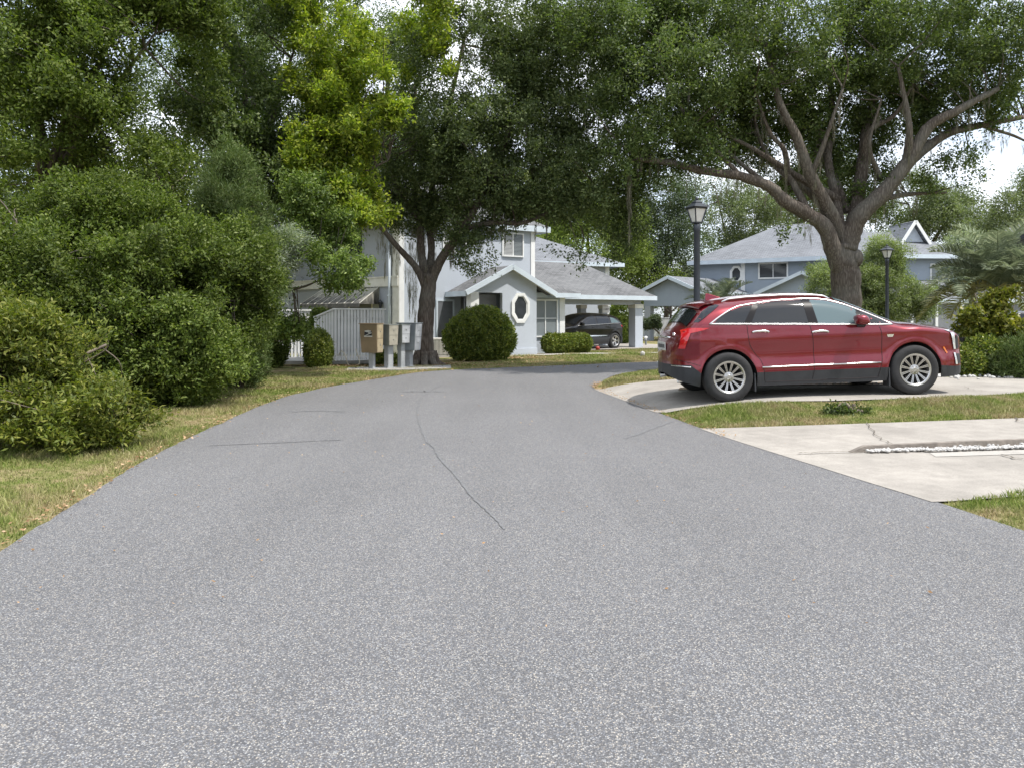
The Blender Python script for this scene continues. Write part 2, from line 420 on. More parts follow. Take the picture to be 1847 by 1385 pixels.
M['emblem_white'] = simple('emblem_white', (0.62,0.62,0.6), 0.5)
M['ink'] = simple('black_lettering', (0.02,0.02,0.02), 0.6)
M['fence_white'] = simple('weathered_white_board', (0.78,0.78,0.765), 0.75, 0, 0.10, 2.5, 0.2, 40)
M['deck'] = simple('grey_deck_board', (0.30,0.295,0.28), 0.85, 0, 0.2, 4)
M['vinyl'] = simple('white_vinyl', (0.74,0.75,0.77), 0.4, 0, 0.04)
M['awning'] = None
def mk_awning():
    m, nt = new_mat('mildewed_awning'); v = coords(nt, 'Object', (5.0, 5.0, 1.2))
    n = noise(nt, v, 1.6, 5, 0.7)
    z = nd(nt, 'ShaderNodeSeparateXYZ', None, Vector=coords(nt)).outputs[2]
    zz = nd(nt, 'ShaderNodeMapRange', None, Value=z, i1=2.05, i2=2.65, i3=0.42, i4=-0.12).outputs[0]
    f = nd(nt, 'ShaderNodeMath', {'operation': 'ADD'}, i0=n, i1=zz).outputs[0]
    c = ramp(nt, f, [(0.50, (0.44,0.43,0.36)), (0.78, (0.17,0.165,0.15)), (0.95, (0.07,0.07,0.065))])
    finish(nt, pbr(nt, Base_Color=c, Roughness=0.85)); return m
M['awning'] = mk_awning()
M['ac'] = simple('beige_metal_cabinet', (0.50,0.49,0.45), 0.6, 0, 0.08)
M['stone'] = simple('white_landscape_stone', (0.48,0.47,0.45), 0.8, 0, 0.2, 12)
M['kerb'] = simple('dirty_kerb_concrete', (0.20,0.175,0.15), 0.95, 0, 0.35, 9, 0.5, 60)
M['crack'] = simple('crack_dirt', (0.10,0.085,0.065), 0.95, 0, 0.3, 20)
M['tar'] = simple('dark_tar_seam', (0.140,0.141,0.144), 0.9, 0, 0.3, 30)
M['dirt'] = simple('bare_brown_soil', (0.20,0.15,0.10), 0.95, 0, 0.35, 12, 0.6, 50)
M['ball_red'] = simple('red_rubber', (0.32,0.03,0.02), 0.5)
M['pipe'] = simple('cream_pvc', (0.62,0.55,0.43), 0.5)
M['leather'] = simple('pale_interior', (0.45,0.42,0.38), 0.8)
# ------------------------------------------------------------------ terrain
XE_Y = np.array([-12, 0, 5.19, 5.95, 9.91, 11.84, 15.36, 17.06, 19.0, 20.5, 21.2, 25.5, 33, 60])
XE_X = np.array([5.5, 4.2, 3.45, 3.31, 2.44, 2.19, 1.68, 1.98, 2.55, 3.35, 4.07, 14, 40, 60])
def xe(y): return np.interp(y, XE_Y, XE_X)
def zg(x, y):
    x = np.asarray(x, float); y = np.asarray(y, float)
    d = np.maximum(x - xe(y) - 0.12, 0)
    s = sm((y - 9.95)/1.2)
    rise = ((1-s)*0.026*np.minimum(d, 9) + s*0.26*(1 - np.exp(-d/1.0)))*(1 - sm((y - 16.5)/4.5))
    far = -0.06*sm((y - 20)/8)
    dl = np.maximum(-4.4 - x, 0)*sm((16 - y)/4.0)
    dip = -0.20*sm((x + 9.2)/1.2)*sm((-3.75 - x)/.7)*sm((y - 22.75)/.6)*sm((27.5 - y)/1.0)
    return rise + far + dip + 0.05*(1 - np.exp(-dl/1.5))

def axis_samples(a, b, fine0, fine1, step, grow=1.22):
    v = list(np.arange(fine0, fine1 + 1e-6, step))
    s = step
    while v[-1] < b: s *= grow; v.append(min(v[-1] + s, b))
    s = step
    while v[0] > a: s *= grow; v.insert(0, max(v[0] - s, a))
    return np.array(v)
def patch(name, X, Y, lift, mat, kind='structure'):
    """a sheet over a grid of points X[i,j], Y[i,j] laid on the terrain"""
    Z = zg(X, Y) + lift
    n, m = X.shape
    V = np.stack([X, Y, Z], -1).reshape(-1, 3)
    idx = np.arange(n*m).reshape(n, m)
    Fq = np.stack([idx[:-1,:-1], idx[1:,:-1], idx[1:,1:], idx[:-1,1:]], -1).reshape(-1, 4)
    # keep normals up
    a, b, c = V[Fq[0,0]], V[Fq[0,1]], V[Fq[0,2]]
    if np.cross(b-a, c-a)[2] < 0: Fq = Fq[:, ::-1]
    o = np_mesh(name, V, Fq, mat, None, True)
    return tag(o, kind=kind)

gx = axis_samples(-420, 420, -6, 12, 0.2); gy = axis_samples(-120, 700, 1.5, 24, 0.2)
GX, GY = np.meshgrid(gx, gy)
tag(patch('ground', GX, GY, 0.0, M['lawn']), 'mown lawn of patchy green and straw grass beside the road', None)

LP = [(-2,-12),(-2.5,0),(-3.14,4.72),(-3.54,6.8),(-3.85,9.23),(-3.99,11),(-4.09,14.07),(-3.61,16.5),(-2.97,18.46),(-2.37,20.1),(-1.43,21.2),(-.37,21.9),(2.16,23.7),(4.8,25.5),(14,30),(40,38)]
RP = [(5.5,-12),(4.2,0),(3.45,5.19),(3.1,6.9),(2.62,9.1),(2.3,11),(1.95,13.4),(1.68,15.36),(1.75,16.2),(1.98,17.06),(2.25,18.1),(2.55,19),(3.35,20.5),(4.07,21.2),(14,25.5),(40,33)]
Ls, Rs = spline(LP, 260), spline(RP, 260)
rng0 = np.random.default_rng(3)
wob = np.convolve(rng0.normal(0, 0.035, 280), np.ones(5)/5, 'same')[:260]
Ls[:,0] += wob
tt = np.linspace(0, 1, 26)[None,:]
road = patch('road', Ls[:,0:1]*(1-tt)+Rs[:,0:1]*tt, Ls[:,1:2]*(1-tt)+Rs[:,1:2]*tt, 0.014, M['asphalt'])
tag(road, 'grey speckled asphalt road bending to the right', None)

def bil(a, b, c, d, n, m):
    """grid over the quadrilateral a-b (road edge) to d-c"""
    u = np.linspace(0,1,n)[:,None,None]; v = np.linspace(0,1,m)[None,:,None]
    a,b,c,d = (np.array(q, float)[None,None,:] for q in (a,b,c,d))
    P = (a*(1-v)+b*v)*(1-u) + (d*(1-v)+c*v)*u
    return P[...,0], P[...,1]
def strip_on(name, pts, w, lift, mat, n=60, jit=0.0, seed=1):
    """a narrow ribbon along a polyline lying on the ground"""
    S = spline(pts, n); T = np.gradient(S, axis=0); T /= np.linalg.norm(T,axis=1)[:,None]
    Nn = np.stack([-T[:,1], T[:,0]], 1)
    r = np.random.default_rng(seed)
    if jit:                                              # a wandering line with a few sharp kinks
        q = np.linspace(0, n-1, max(5, n//6)); kn = r.normal(0, jit*3.2, len(q)); kn[0] = 0
        S = S + Nn*(np.interp(np.arange(n), q, kn) + r.normal(0, jit*.22, n))[:,None]
        T = np.gradient(S, axis=0); T /= np.linalg.norm(T,axis=1)[:,None]; Nn = np.stack([-T[:,1], T[:,0]], 1)
    ww = w*np.clip(.9 + 0.5*r.uniform(-1,1,(n,1)), .3, 2)/2 if jit else np.full((n,1), w/2)
    A = S - Nn*ww; B = S + Nn*ww
    X = np.stack([A[:,0], B[:,0]], 1); Y = np.stack([A[:,1], B[:,1]], 1)
    return patch(name, X, Y, lift, mat)

# the driveway under the car, and the two by the near edge
Ro = np.argsort(Rs[:200,1]); XE_Y, XE_X = Rs[:200,1][Ro], Rs[:200,0][Ro]
def bil_road(y0, y1, c, d, n, m):
    """like bil, its first side lying on the road edge from y0 to y1"""
    y = np.linspace(y0, y1, m); e = np.stack([xe(y) - 0.05, y], 1)[None]
    v = np.linspace(0,1,m)[None,:,None]; u = (np.linspace(0,1,n)**1.5)[:,None,None]
    far = np.array(d)[None,None]*(1-v) + np.array(c)[None,None]*v
    P = e*(1-u) + far*u
    return P[...,0], P[...,1]
NEX = np.array([1.8,2.2,3.2,4.6,5.9,6.9,8.1,10.5,14]); NEY = np.array([11.75,11.62,11.38,11.08,11.2,11.5,12.0,12.9,13.6])
def near_edge(x): return np.interp(x, NEX, NEY)
X, Y = bil_road(15.36, 11.62, (10.5,12.9),(10.5,14.9), 70, 30)
v_ = np.linspace(0,1,30)[None,:]; Y = (15.36 - .05*(X-1.7))*(1-v_) + near_edge(X)*v_
tag(patch('driveway', X, Y, 0.018, M['concrete']), 'pale concrete driveway under the dark red car', None)
X, Y = bil_road(9.93, 8.03, (12,8.35),(12,10.3), 70, 20)
tag(patch('driveway', X, Y, 0.018, M['concrete']), 'pale concrete driveway strip beyond the dark kerb edging', None)
X, Y = bil_road(8.022, 5.98, (12,7.4),(12,8.342), 70, 20)
tag(patch('driveway', X, Y, 0.018, M['concrete']), 'pale concrete driveway nearest the camera, in front of white stones', None)
X, Y = bil((4.3,7.93),(4.25,7.72),(12,7.9),(12,8.12), 40, 4)
tag(patch('path', X, Y, 0.0225, M['slab_pale']), 'whiter concrete path strip beside the white stones', None)
# joints and cracks of the slabs
for k, (pts, w) in enumerate([([(4.62,10.03),(4.3,9.1),(4.15,8.2)], .011), ([(6.6,10.1),(6.45,9.7),(6.7,9.2),(6.62,8.9),(6.8,8.3)], .016),
                ([(4.9,7.7),(5.0,7.2),(5.05,6.75)], .022), ([(4.2,15.2),(4.0,14.2),(4.05,13.75)], .011), ([(4.15,13.1),(3.9,12.5),(3.95,11.95)], .011), ([(7.6,12.9),(7.4,12.4),(7.45,12.05)], .011), ([(3.0,8.05),(3.9,8.06)], .015)]):
    strip_on('pavement_joint', pts, w, 0.034, M['crack'], 110, 0.006, k)
# weedy soil strip between the wheel tracks under the car
X, Y = bil((3.0,13.75),(2.9,13.45),(7.2,13.25),(7.2,13.75), 30, 4)
tag(patch('soil_strip', X, Y, 0.031, M['dirt']), kind='structure')
# seam and old repairs in the asphalt
strip_on('road_seam', [(-0.05,5.2),(-0.42,6.6),(-0.83,8.3),(-1.12,9.6),(-1.48,12.1),(-1.62,14.6),(-1.45,16.6)], 0.030, 0.019, M['tar'], 200, 0.003, 5)
strip_on('road_seam', [(-2.1,14.75),(-1.72,14.95),(-1.3,14.85)], 0.20, 0.018, M['tar'], 30, 0.01, 6)
strip_on('road_seam', [(-3.35,11.7),(-2.9,11.85),(-2.55,11.75)], 0.09, 0.018, M['tar'], 30, 0.015, 7)
strip_on('road_seam', [(2.2,10.6),(1.7,9.7),(1.35,9.1)], 0.05, 0.018, M['tar'], 30, 0.004, 8)
strip_on('road_seam', [(-3.4,8.6),(-2.6,8.85),(-2.0,9.0)], 0.035, 0.018, M['tar'], 30, 0.004, 9)
strip_on('path', [(-0.4,29.1),(1.9,30.7),(4.6,31.6),(6.2,32.2)], 0.9, 0.03, M['slab_pale'], 40)
# carport floor
X, Y = bil((1.2,36.6),(3.0,34.3),(9.5,38.0),(6.5,44), 20, 20)
tag(patch('driveway', X, Y, 0.035, M['concrete']), 'concrete carport floor under the black car', None)
X, Y = bil((8,42),(6.0,36.2),(30,36.0),(30,41), 20, 20)
tag(patch('driveway', X, Y, 0.03, M['concrete']), 'far concrete drive between the white and blue houses', None)
# raised dark kerb edging between the two near driveways
kp = [(3.55,8.10),(3.8,8.14),(4.4,8.2),(5.2,8.27),(7,8.33),(12,8.4)]
kb = MB(); S = spline(kp, 60)
for i in range(59):
    a, b = S[i], S[i+1]
    h0 = 0.020 + 0.055*min(1, i/9); h1 = 0.020 + 0.055*min(1, (i+1)/9)
    za, zb_ = float(zg(*a)), float(zg(*b))
    w = 0.042
    kb.add([(a[0],a[1]-w,za),(b[0],b[1]-w,zb_),(b[0],b[1]+w,zb_),(a[0],a[1]+w,za),(a[0],a[1]-w*.8,za+h0),(b[0],b[1]-w*.8,zb_+h1),(b[0],b[1]+w*.8,zb_+h1),(a[0],a[1]+w*.8,za+h0)],
           [(4,5,6,7),(0,1,5,4),(2,3,7,6)])
tag(kb.build('kerb', M['kerb'], None, weld=True), 'low dirty kerb edging between the two near driveways', None, kind='structure')
# ------------------------------------------------------------------ stones, grass, litter
ICO_V = None
def rocks(name, P, s, mat, label, seed=2):
    r = np.random.default_rng(seed)
    bm = bmesh.new(); bmesh.ops.create_icosphere(bm, subdivisions=1, radius=1.0)
    bv = np.array([v.co[:] for v in bm.verts]); bf = np.array([[v.index for v in f.verts] for f in bm.faces]); bm.free()
    n = len(P)
    V = bv[None] * (1 + r.uniform(-.28, .28, (n, len(bv), 1))) * (np.array([1,1,.7])*r.uniform(.6,1.25,(n,1,3))) * (s*r.uniform(.5,1.3,(n,1,1)))
    V = V + P[:,None,:]
    Fq = (bf[None] + (np.arange(n)*len(bv))[:,None,None]).reshape(-1,3)
    return tag(np_mesh(name, V.reshape(-1,3), Fq, mat), label, None, kind='stuff')
r = np.random.default_rng(11)
x = r.uniform(3.7, 11, 2600); y = 7.93 + (x-4.3)*0.027 + 0.02 + np.abs(r.normal(0,.07,2600)) ; y = np.where(x<4.3, r.normal(8.03,.02,2600), y)
y = np.minimum(y, 8.12 + (x-3.8)*0.05*0.7)
rocks('gravel', np.stack([x, y, zg(x,y)+0.036+r.uniform(0,.012,2600)],1), 0.017, M['stone'], 'white landscape stones along the dark kerb edging')
x = r.uniform(8.0, 14, 900); y = 15.6 + r.normal(0,.45,900) + (x-8)*0.05
rocks('gravel', np.stack([x, y, zg(x,y)+0.03],1), 0.055, M['stone'], 'white stones bedded round the shrubs beyond the red car', 3)
x = r.uniform(8.4, 9.6, 160); y = 11.55 + r.normal(0,.10,160)
rocks('gravel', np.stack([x, y, zg(x,y)+0.03],1), 0.05, M['stone'], 'small heap of white stones on the lawn strip', 4)
x = r.uniform(3.2, 7.2, 200); y = 13.55 + r.normal(0,.10,200)
rocks('gravel', np.stack([x, y, zg(x,y)+0.035],1), 0.02, M['stone'], 'scattered pale stones in the soil strip under the car', 5)

def in_poly(x, y, poly):
    c = np.zeros(len(x), bool); n = len(poly); j = n-1
    for i in range(n):
        xi, yi = poly[i]; xj, yj = poly[j]
        c ^= ((yi > y) != (yj > y)) & (x < (xj-xi)*(y-yi)/(yj-yi+1e-12)+xi); j = i
    return c
def xl(y):
    return np.interp(y, Ls[:200,1], Ls[:200,0])
def grass_patch(name, poly, n, h, w, mat, label, seed, lean=0.5, keep=None):
    r = np.random.default_rng(seed)
    P = np.array(poly); lo, hi = P.min(0), P.max(0)
    x = r.uniform(lo[0],hi[0],n*3); y = r.uniform(lo[1],hi[1],n*3)
    k = in_poly(x, y, poly)
    x, y = x[k][:n], y[k][:n]
    n = len(x); z = zg(x, y)
    a = r.uniform(0, 2*math.pi, n); hh = h*r.uniform(.35,1.25,n)*(0.75+0.5*np.sin(x*2.1+1)*np.sin(y*1.7+2))
    dx, dy = np.cos(a), np.sin(a); a2 = r.uniform(0,2*math.pi,n); ln = hh*r.uniform(.1,1.0,n)*lean*2
    B = np.stack([x,y,z],1); s = np.stack([dx,dy,0*dx],1)*w*r.uniform(.6,1.3,(n,1))
    mid = B + np.stack([np.cos(a2)*ln*.3, np.sin(a2)*ln*.3, hh*.6],1)
    tip = B + np.stack([np.cos(a2)*ln, np.sin(a2)*ln, hh],1)
    V = np.stack([B-s, B+s, mid+s*.7, tip, mid-s*.7],1).reshape(-1,3)
    i = np.arange(n)*5
    # two faces per blade share an edge, so a blade stays one island
    F1 = np.stack([i, i+1, i+2, i+4],1); F2 = np.stack([i+4, i+2, i+3, i+3],1)
    me_f = [F1, np.stack([i+4,i+2,i+3],1)]
    me = bpy.data.meshes.new(name)
    me.vertices.add(len(V)); me.vertices.foreach_set('co', V.astype(np.float32).ravel())
    li = np.concatenate([F1.ravel(), me_f[1].ravel()]).astype(np.int32)
    me.loops.add(len(li)); me.loops.foreach_set('vertex_index', li)
    ls = np.concatenate([np.arange(n)*4, 4*n+np.arange(n)*3]).astype(np.int32)
    me.polygons.add(2*n); me.polygons.foreach_set('loop_start', ls)
    me.update(calc_edges=True)
    return tag(link_mesh(name, me, mat), label, None, kind='stuff')
Lq = [tuple(p) for p in spline(LP, 200) if 1.5 < p[1] < 24.5 and p[0] < 3.4]
left_poly = [(p[0]-0.02, p[1]) for p in Lq] + [(3.0,26.2),(-1,25),(-6,24),(-7.5,18),(-9,12),(-9,3),(-6,1.5)]
near_poly = [p for p in left_poly if p[1] < 12.5]
near_poly = [(p[0]-0.02,p[1]) for p in Lq if p[1] < 13] + [(-6.5,13),(-7.5,9),(-8.5,3),(-4,1.5)]
far_poly = [(p[0]-0.02,p[1]) for p in Lq if p[1] > 12.8] + [(3.2,27.5),(-1,25.2),(-5,23.2),(-6.6,18),(-6.6,12.8)]
grass_patch('grass', near_poly, 110000, 0.065, 0.0042, M['blade'], 'patchy green and straw verge along the near left road edge', 21)
grass_patch('grass', far_poly, 70000, 0.065, 0.008, M['blade'], 'verge grass curving past the mailboxes and oak trunk', 22)
strip_poly = [(2.22,11.55),(2.44,9.96),(3.2,9.98),(12,10.32),(12,13.1),(10.5,12.85),(8.1,11.97),(6.9,11.47),(5.9,11.17),(4.6,11.05),(3.2,11.33)]
grass_patch('grass', strip_poly, 80000, 0.06, 0.0055, M['blade'], 'grass strip between the two right driveways', 23)
corner = [(3.33,5.93),(3.42,5.2),(3.9,3.2),(6.5,3.2),(9,6.7),(4.6,6.42)]
grass_patch('grass', corner, 60000, 0.08, 0.0045, M['blade'], 'near grass corner beside the pale driveway', 24)
isl = [(p[0]+0.05,p[1]) for p in [(1.72,15.45),(1.98,17.06),(2.55,19),(3.35,20.5),(4.07,21.2),(9,23.2)]] + [(12,22),(12,15.4)]
grass_patch('grass', isl, 60000, 0.08, 0.008, M['blade'], 'lawn beyond the red car at the inside of the bend', 25)
grass_patch('grass', [(3.2,25.0),(5,26.2),(14,31),(14,36),(6,36.0),(3.4,33),(2,30.5),(-1.5,28),(-1,25.6)], 60000, 0.09, 0.012, M['blade'], 'sunny lawn in front of the white house and carport', 26)
grass_patch('grass', [(8,42.5),(30,41.5),(30,47),(9,46)], 25000, 0.1, 0.02, M['blade'], 'far lawn in front of the blue house', 27)
def litter(name, x, y, s, label, seed):
    r = np.random.default_rng(seed); n = len(x)
    P = np.stack([x, y, zg(x,y)+0.022+r.uniform(0,.03,n)],1)
    a = r.uniform(0,6.28,n); ax = np.stack([np.cos(a),np.sin(a),r.uniform(-.3,.5,n)],1); sd = np.stack([-np.sin(a),np.cos(a),r.uniform(-.5,.5,n)],1)
    L = s*r.uniform(.6,1.3,(n,1))
    V = np.stack([P, P+ax*L*.5-sd*L*.3, P+ax*L, P+ax*L*.5+sd*L*.3],1).reshape(-1,3)
    return tag(np_mesh(name, V, np.arange(n*4).reshape(-1,4), M['litter']), label, None, kind='stuff')
r = np.random.default_rng(31)
i = r.integers(22, 225, 1300); x = Ls[i,0] + r.normal(-.04,.06,1300); y = Ls[i,1] + r.normal(0,.1,1300)
litter('leaf_litter', x, y, 0.034, 'dry leaves lying along the curving road edge', 32)
n = 3500; a = r.uniform(0, 6.28, n); q = np.abs(r.normal(0, 1, n))
litter('leaf_litter', r.uniform(-6.2,-3.4,1500), r.uniform(22.3,23.7,1500), 0.055, 'pale bark chips and leaves under the deck edge', 37)
litter('leaf_litter', -2.6 + q*np.cos(a)*2.6, 23.6 + q*np.sin(a)*1.3, 0.06, 'brown fallen leaves round the oak trunk and mailboxes', 33)
n = 900
litter('leaf_litter', r.uniform(-1.6,2.2,n), 27.6+r.normal(0,.7,n), 0.07, 'fallen leaves in front of the round bush', 34)
n = 500
litter('leaf_litter', r.uniform(-3.9,3.2,n), r.uniform(3.5,20,n), 0.022, 'a few stray leaf bits on the asphalt', 35)
n = 700; i = r.integers(70, 150, n)
litter('leaf_litter', Rs[i,0] + r.normal(.03,.06,n), Rs[i,1] + r.normal(0,.1,n), 0.03, 'crumbs of leaf and soil along the driveway edge of the road', 36)
# ------------------------------------------------------------------ cars
class CarShape:
    """body surface of a crossover: half width W(x,z) and outline in side view; x forward, z up"""
    def __init__(s, top, bot, plan, belt, arch_r, axle_z, xa, R0=0.24, tum=0.50, clad=(.57,.57,.43,.43,.40,.40)):
        s.top, s.bot, s.plan = np.array(top), np.array(bot), np.array(plan)
        s.beltp, s.ar, s.az, s.xa, s.R0, s.tum, s.clad = belt, arch_r, axle_z, xa, R0, tum, clad
        from_x = s.top[:,0]
        xs = np.linspace(from_x[0], from_x[-1], 600)
        s._x = xs
        def smooth(v, k): 
            p = np.pad(v, k, mode='edge'); return np.convolve(p, np.hanning(2*k+3)[1:-1]/np.hanning(2*k+3)[1:-1].sum(), 'valid')
        s._zt = smooth(np.interp(xs, s.top[:,0], s.top[:,1]), 12)
        s._zb = np.interp(xs, s.bot[:,0], s.bot[:,1])
        s._wp = smooth(np.interp(xs, s.plan[:,0], s.plan[:,1]), 3); s._wp[0] = s._wp[-1] = .004
    def zt(s, x): return np.interp(x, s._x, s._zt)
    def zb0(s, x): return np.interp(x, s._x, s._zb)
    def wp(s, x): return np.interp(x, s._x, s._wp)
    def belt(s, x): return np.interp(x, [p[0] for p in s.beltp], [p[1] for p in s.beltp])
    def zb(s, x):
        z = s.zb0(x)
        for a in s.xa:
            d = np.abs(x - a); k = d < s.ar
            z = np.where(k, np.maximum(z, s.az + np.sqrt(np.maximum(s.ar**2 - d**2, 0))), z)
        return z
    def Rr(s, x): return np.minimum(s.R0, 0.55*(s.zt(x) - 0.42))*np.interp(x, [1.05, 1.5], [1.0, .52])
    def side(s, x, z):
        """half width without the roof rounding"""
        b = s.belt(x)
        zz = np.asarray(z, float)
        prof = np.interp(zz, [0.2,0.30,0.42,0.50,0.56,0.64,0.72,0.82,0.90,0.96,1.00], [0.945,0.962,0.982,0.986,0.978,0.962,0.964,0.980,0.997,0.999,0.992])
        # run from the shoulder line to the belt, then lean in
        t = np.clip((zz - 1.00)/np.maximum(b - 1.00, 0.02), 0, 1)
        prof = np.where(zz > 1.0, 0.992 - 0.012*t, prof)
        prof = np.where(zz > b, 0.980 - s.tum*(zz - b), prof)
        w = s.wp(x)*prof
        for a in s.xa:                                   # flared lips round the wheels
            rr = np.sqrt((x-a)**2 + (zz-s.az)**2)
            w = w + 0.020*np.exp(-((rr - s.ar - 0.02)/0.055)**2)*(zz > s.az - 0.1)
        return w
    def W(s, x, z):
        x = np.asarray(x, float); z = np.asarray(z, float)
        R = s.Rr(x); z1 = s.zt(x) - R
        t = np.clip((z - z1)/R, 0, 1)
        return s.side(x, z)*np.power(np.maximum(1 - t**2.6, 0), 1/2.6)
    def ztop_at(s, x, y):
        """height of the upper surface over (x, y)"""
        R = s.Rr(x); z1 = s.zt(x) - R
        w = s.side(x, z1 + 0.7*R)
        t = np.clip(np.abs(y)/w, 0, 0.999)
        return z1 + R*np.power(1 - t**2.6, 1/2.6)
    def stations(s):
        x0, x1 = s.top[0,0], s.top[-1,0]
        xs = list(np.linspace(x0, x1, 150)) + list(np.arange(x0+.004, x0+.42, .009)) + list(np.arange(x1-.42, x1-.003, .009))
        for a in s.xa:
            th = np.linspace(0, math.pi, 29)
            xs = [x for x in xs if abs(x-a) > s.ar + .004] + list(a + s.ar*0.9999*np.cos(th)) + [a - s.ar - .003, a + s.ar + .003]
        return np.array(sorted(xs))
    def shell(s, nclad=4, nside=26, ncap=13):
        xs = s.stations(); pts_c, pts_p = [], []
        for x in xs:
            zb, zt = float(s.zb(x)), float(s.zt(x)); R = float(s.Rr(x)); z1 = zt - R
            zb = min(zb, z1 - 0.02) if not (x < s.xa[0]-s.ar or x > s.xa[1]+s.ar) else zb; z1 = max(z1, zb + .03); R = zt - z1
            zc = min(max(float(np.interp(x, [-9,-1.98,-1.83,1.8,2.1,9], s.clad)), zb), z1 - 0.01)
            zz = np.linspace(zb, zc, nclad); pts_c.append(np.stack([np.full(nclad, x), s.side(x, zz), zz], 1))
            za = np.linspace(zc, z1, nside); ya = s.side(x, za)
            th = np.linspace(0, math.pi/2, ncap)[1:]
            zc2 = z1 + R*np.sin(th)**(2/2.6); yc = s.side(x, np.minimum(zc2, z1 + .8*R))*np.cos(th)**(2/2.6)
            yc[-1] = 0
            pts_p.append(np.stack([np.full(nside+ncap-1, x), np.concatenate([ya, yc]), np.concatenate([za, zc2])], 1))
        return np.array(pts_c), np.array(pts_p)

def mirror_grid(mb, G, flip):
    """adds a half surface G[i,j] and its mirror image over the long axis"""
    for sgn in (1, -1):
        b = len(mb.v); n, m, _ = G.shape
        P = G.copy(); P[...,1] *= sgn
        mb.v += [tuple(p) for p in P.reshape(-1,3)]
        for i in range(n-1):
            for j in range(m-1):
                f = [b+i*m+j, b+(i+1)*m+j, b+(i+1)*m+j+1, b+i*m+j+1]
                mb.f.append(f if sgn*flip > 0 else f[::-1])

def side_panel(cs, poly, off, sgn, mb, step=0.06):
    """a flat outline in side view (x,z), moulded on to the body side"""
    bm = bmesh.new()
    vs = [bm.verts.new((p[0], 0, p[1])) for p in poly]
    bm.faces.new(vs)
    xs = [p[0] for p in poly]; zs = [p[1] for p in poly]
    for ax, lo, hi in ((Vector((1,0,0)), min(xs), max(xs)), (Vector((0,0,1)), min(zs), max(zs))):
        k = lo + step
        while k < hi - 0.003:
            co = Vector((k,0,0)) if ax.x else Vector((0,0,k))
            bmesh.ops.bisect_plane(bm, geom=bm.verts[:]+bm.edges[:]+bm.faces[:], plane_co=co, plane_no=ax); k += step
    bm.verts.ensure_lookup_table(); bm.verts.index_update()
    b = len(mb.v)
    for v in bm.verts:
        y = float(cs.W(v.co.x, v.co.z)) + off
        mb.v.append((v.co.x, sgn*y, v.co.z))
    for f in bm.faces:
        ids = [b+v.index for v in f.verts]
        n = f.normal.y
        mb.f.append(ids if n*sgn > 0 else ids[::-1])
    bm.free(); return mb
def side_line(cs, pts, rad, off, sgn, mb, n=50, nseg=8, smooth=True):
    S = spline(pts, n) if smooth else np.array(pts, float)
    if not smooth:
        q = []
        for a, b in zip(S[:-1], S[1:]): q += [a+(b-a)*t for t in np.linspace(0,1,12)[:-1]]
        S = np.array(q+[S[-1]])
    y = cs.W(S[:,0], S[:,1]) + off
    mb.tube(np.stack([S[:,0], sgn*y, S[:,1]],1), rad, nseg)
    return mb

def make_wheel(parent, x, y, zc, rad, sgn, spokes, rim_r, width=0.235, two_tone=False):
    """wheel > tyre, rim; lathe axis along y, outside face towards sgn"""
    Mx = Matrix.Translation((x, y, zc)) @ (Matrix.Rotation(R(90 if sgn < 0 else -90), 4, 'X'))
    w = width/2
    t = MB()
    t.lathe([(rim_r-.015,-w*.9),(rim_r,-w),(rad*.80,-w*1.06),(rad*.93,-w*.98),(rad*.985,-w*.80),(rad,-w*.5),(rad,w*.5),(rad*.985,w*.80),(rad*.93,w*.98),(rad*.80,w*1.06),(rim_r+.03,w*1.0),(rim_r,w*.97),(rim_r-.015,w*.9)], 48, Mx)
    # tread grooves
    wheel = t.build('wheel', M['tyre'], parent, smooth=True)
    g = MB()
    g.lathe([(rim_r-.004,w*.96),(rim_r,w*1.0),(rim_r-.018,w*.99),(rim_r-.032,w*.90),(rim_r-.038,w*.62),(rim_r-.038,-w*.8)], 48, Mx)
    # hub and spokes
    g.lathe([(0,w*.86),(.03,w*.86),(.036,w*.80),(.075,w*.74),(.085,w*.60),(.085,w*.3)], 24, Mx)
    for k in range(spokes):
        a = 2*math.pi*(k+.5)/spokes
        wi, wo = (0.0125, 0.0175) if spokes > 8 else (0.03, 0.05)
        for (a1, a2) in (((-.62,.62)),) if spokes <= 8 else ((-.62,-.10),(.10,.62)):
            sp = []
            for (r_, hw, zt, zb) in ((.070, wi, w*.72, w*.35), (rim_r*.55, (wi+wo)/2, w*.80, w*.40), (rim_r-.028, wo*1.15, w*.90, w*.5)):
                for e, zz in ((a1, zb), (a1, zt), (a2, zt), (a2, zb)):
                    tw = e*hw*1.55
                    ca, sa = math.cos(a), math.sin(a)
                    sp.append((r_*ca - tw*sa, r_*sa + tw*ca, zz))
            fs = []
            for i in range(2):
                for j in range(4):
                    j2 = (j+1) % 4
                    fs.append((i*4+j, i*4+j2, (i+1)*4+j2, (i+1)*4+j))
            g.add(sp, fs, Mx)
    for k in range(6):
        a = 2*math.pi*k/6
        g.lathe([(0,w*.80),(.010,w*.80),(.012,w*.72)], 8, Mx @ Matrix.Translation((.055*math.cos(a), .055*math.sin(a), 0)))
    rim = g.build('rim', M['rim'], wheel, bevel=0.0, smooth=False, fixn=True)
    for p in rim.data.polygons: p.use_smooth = False
    d = MB().lathe([(0,w*.05),(.16,w*.05),(.165,w*.0),(rim_r-.036,w*.0)], 40, Mx)
    d.build('brake_disc', M['rim_dark'], wheel, smooth=True)
    return wheel

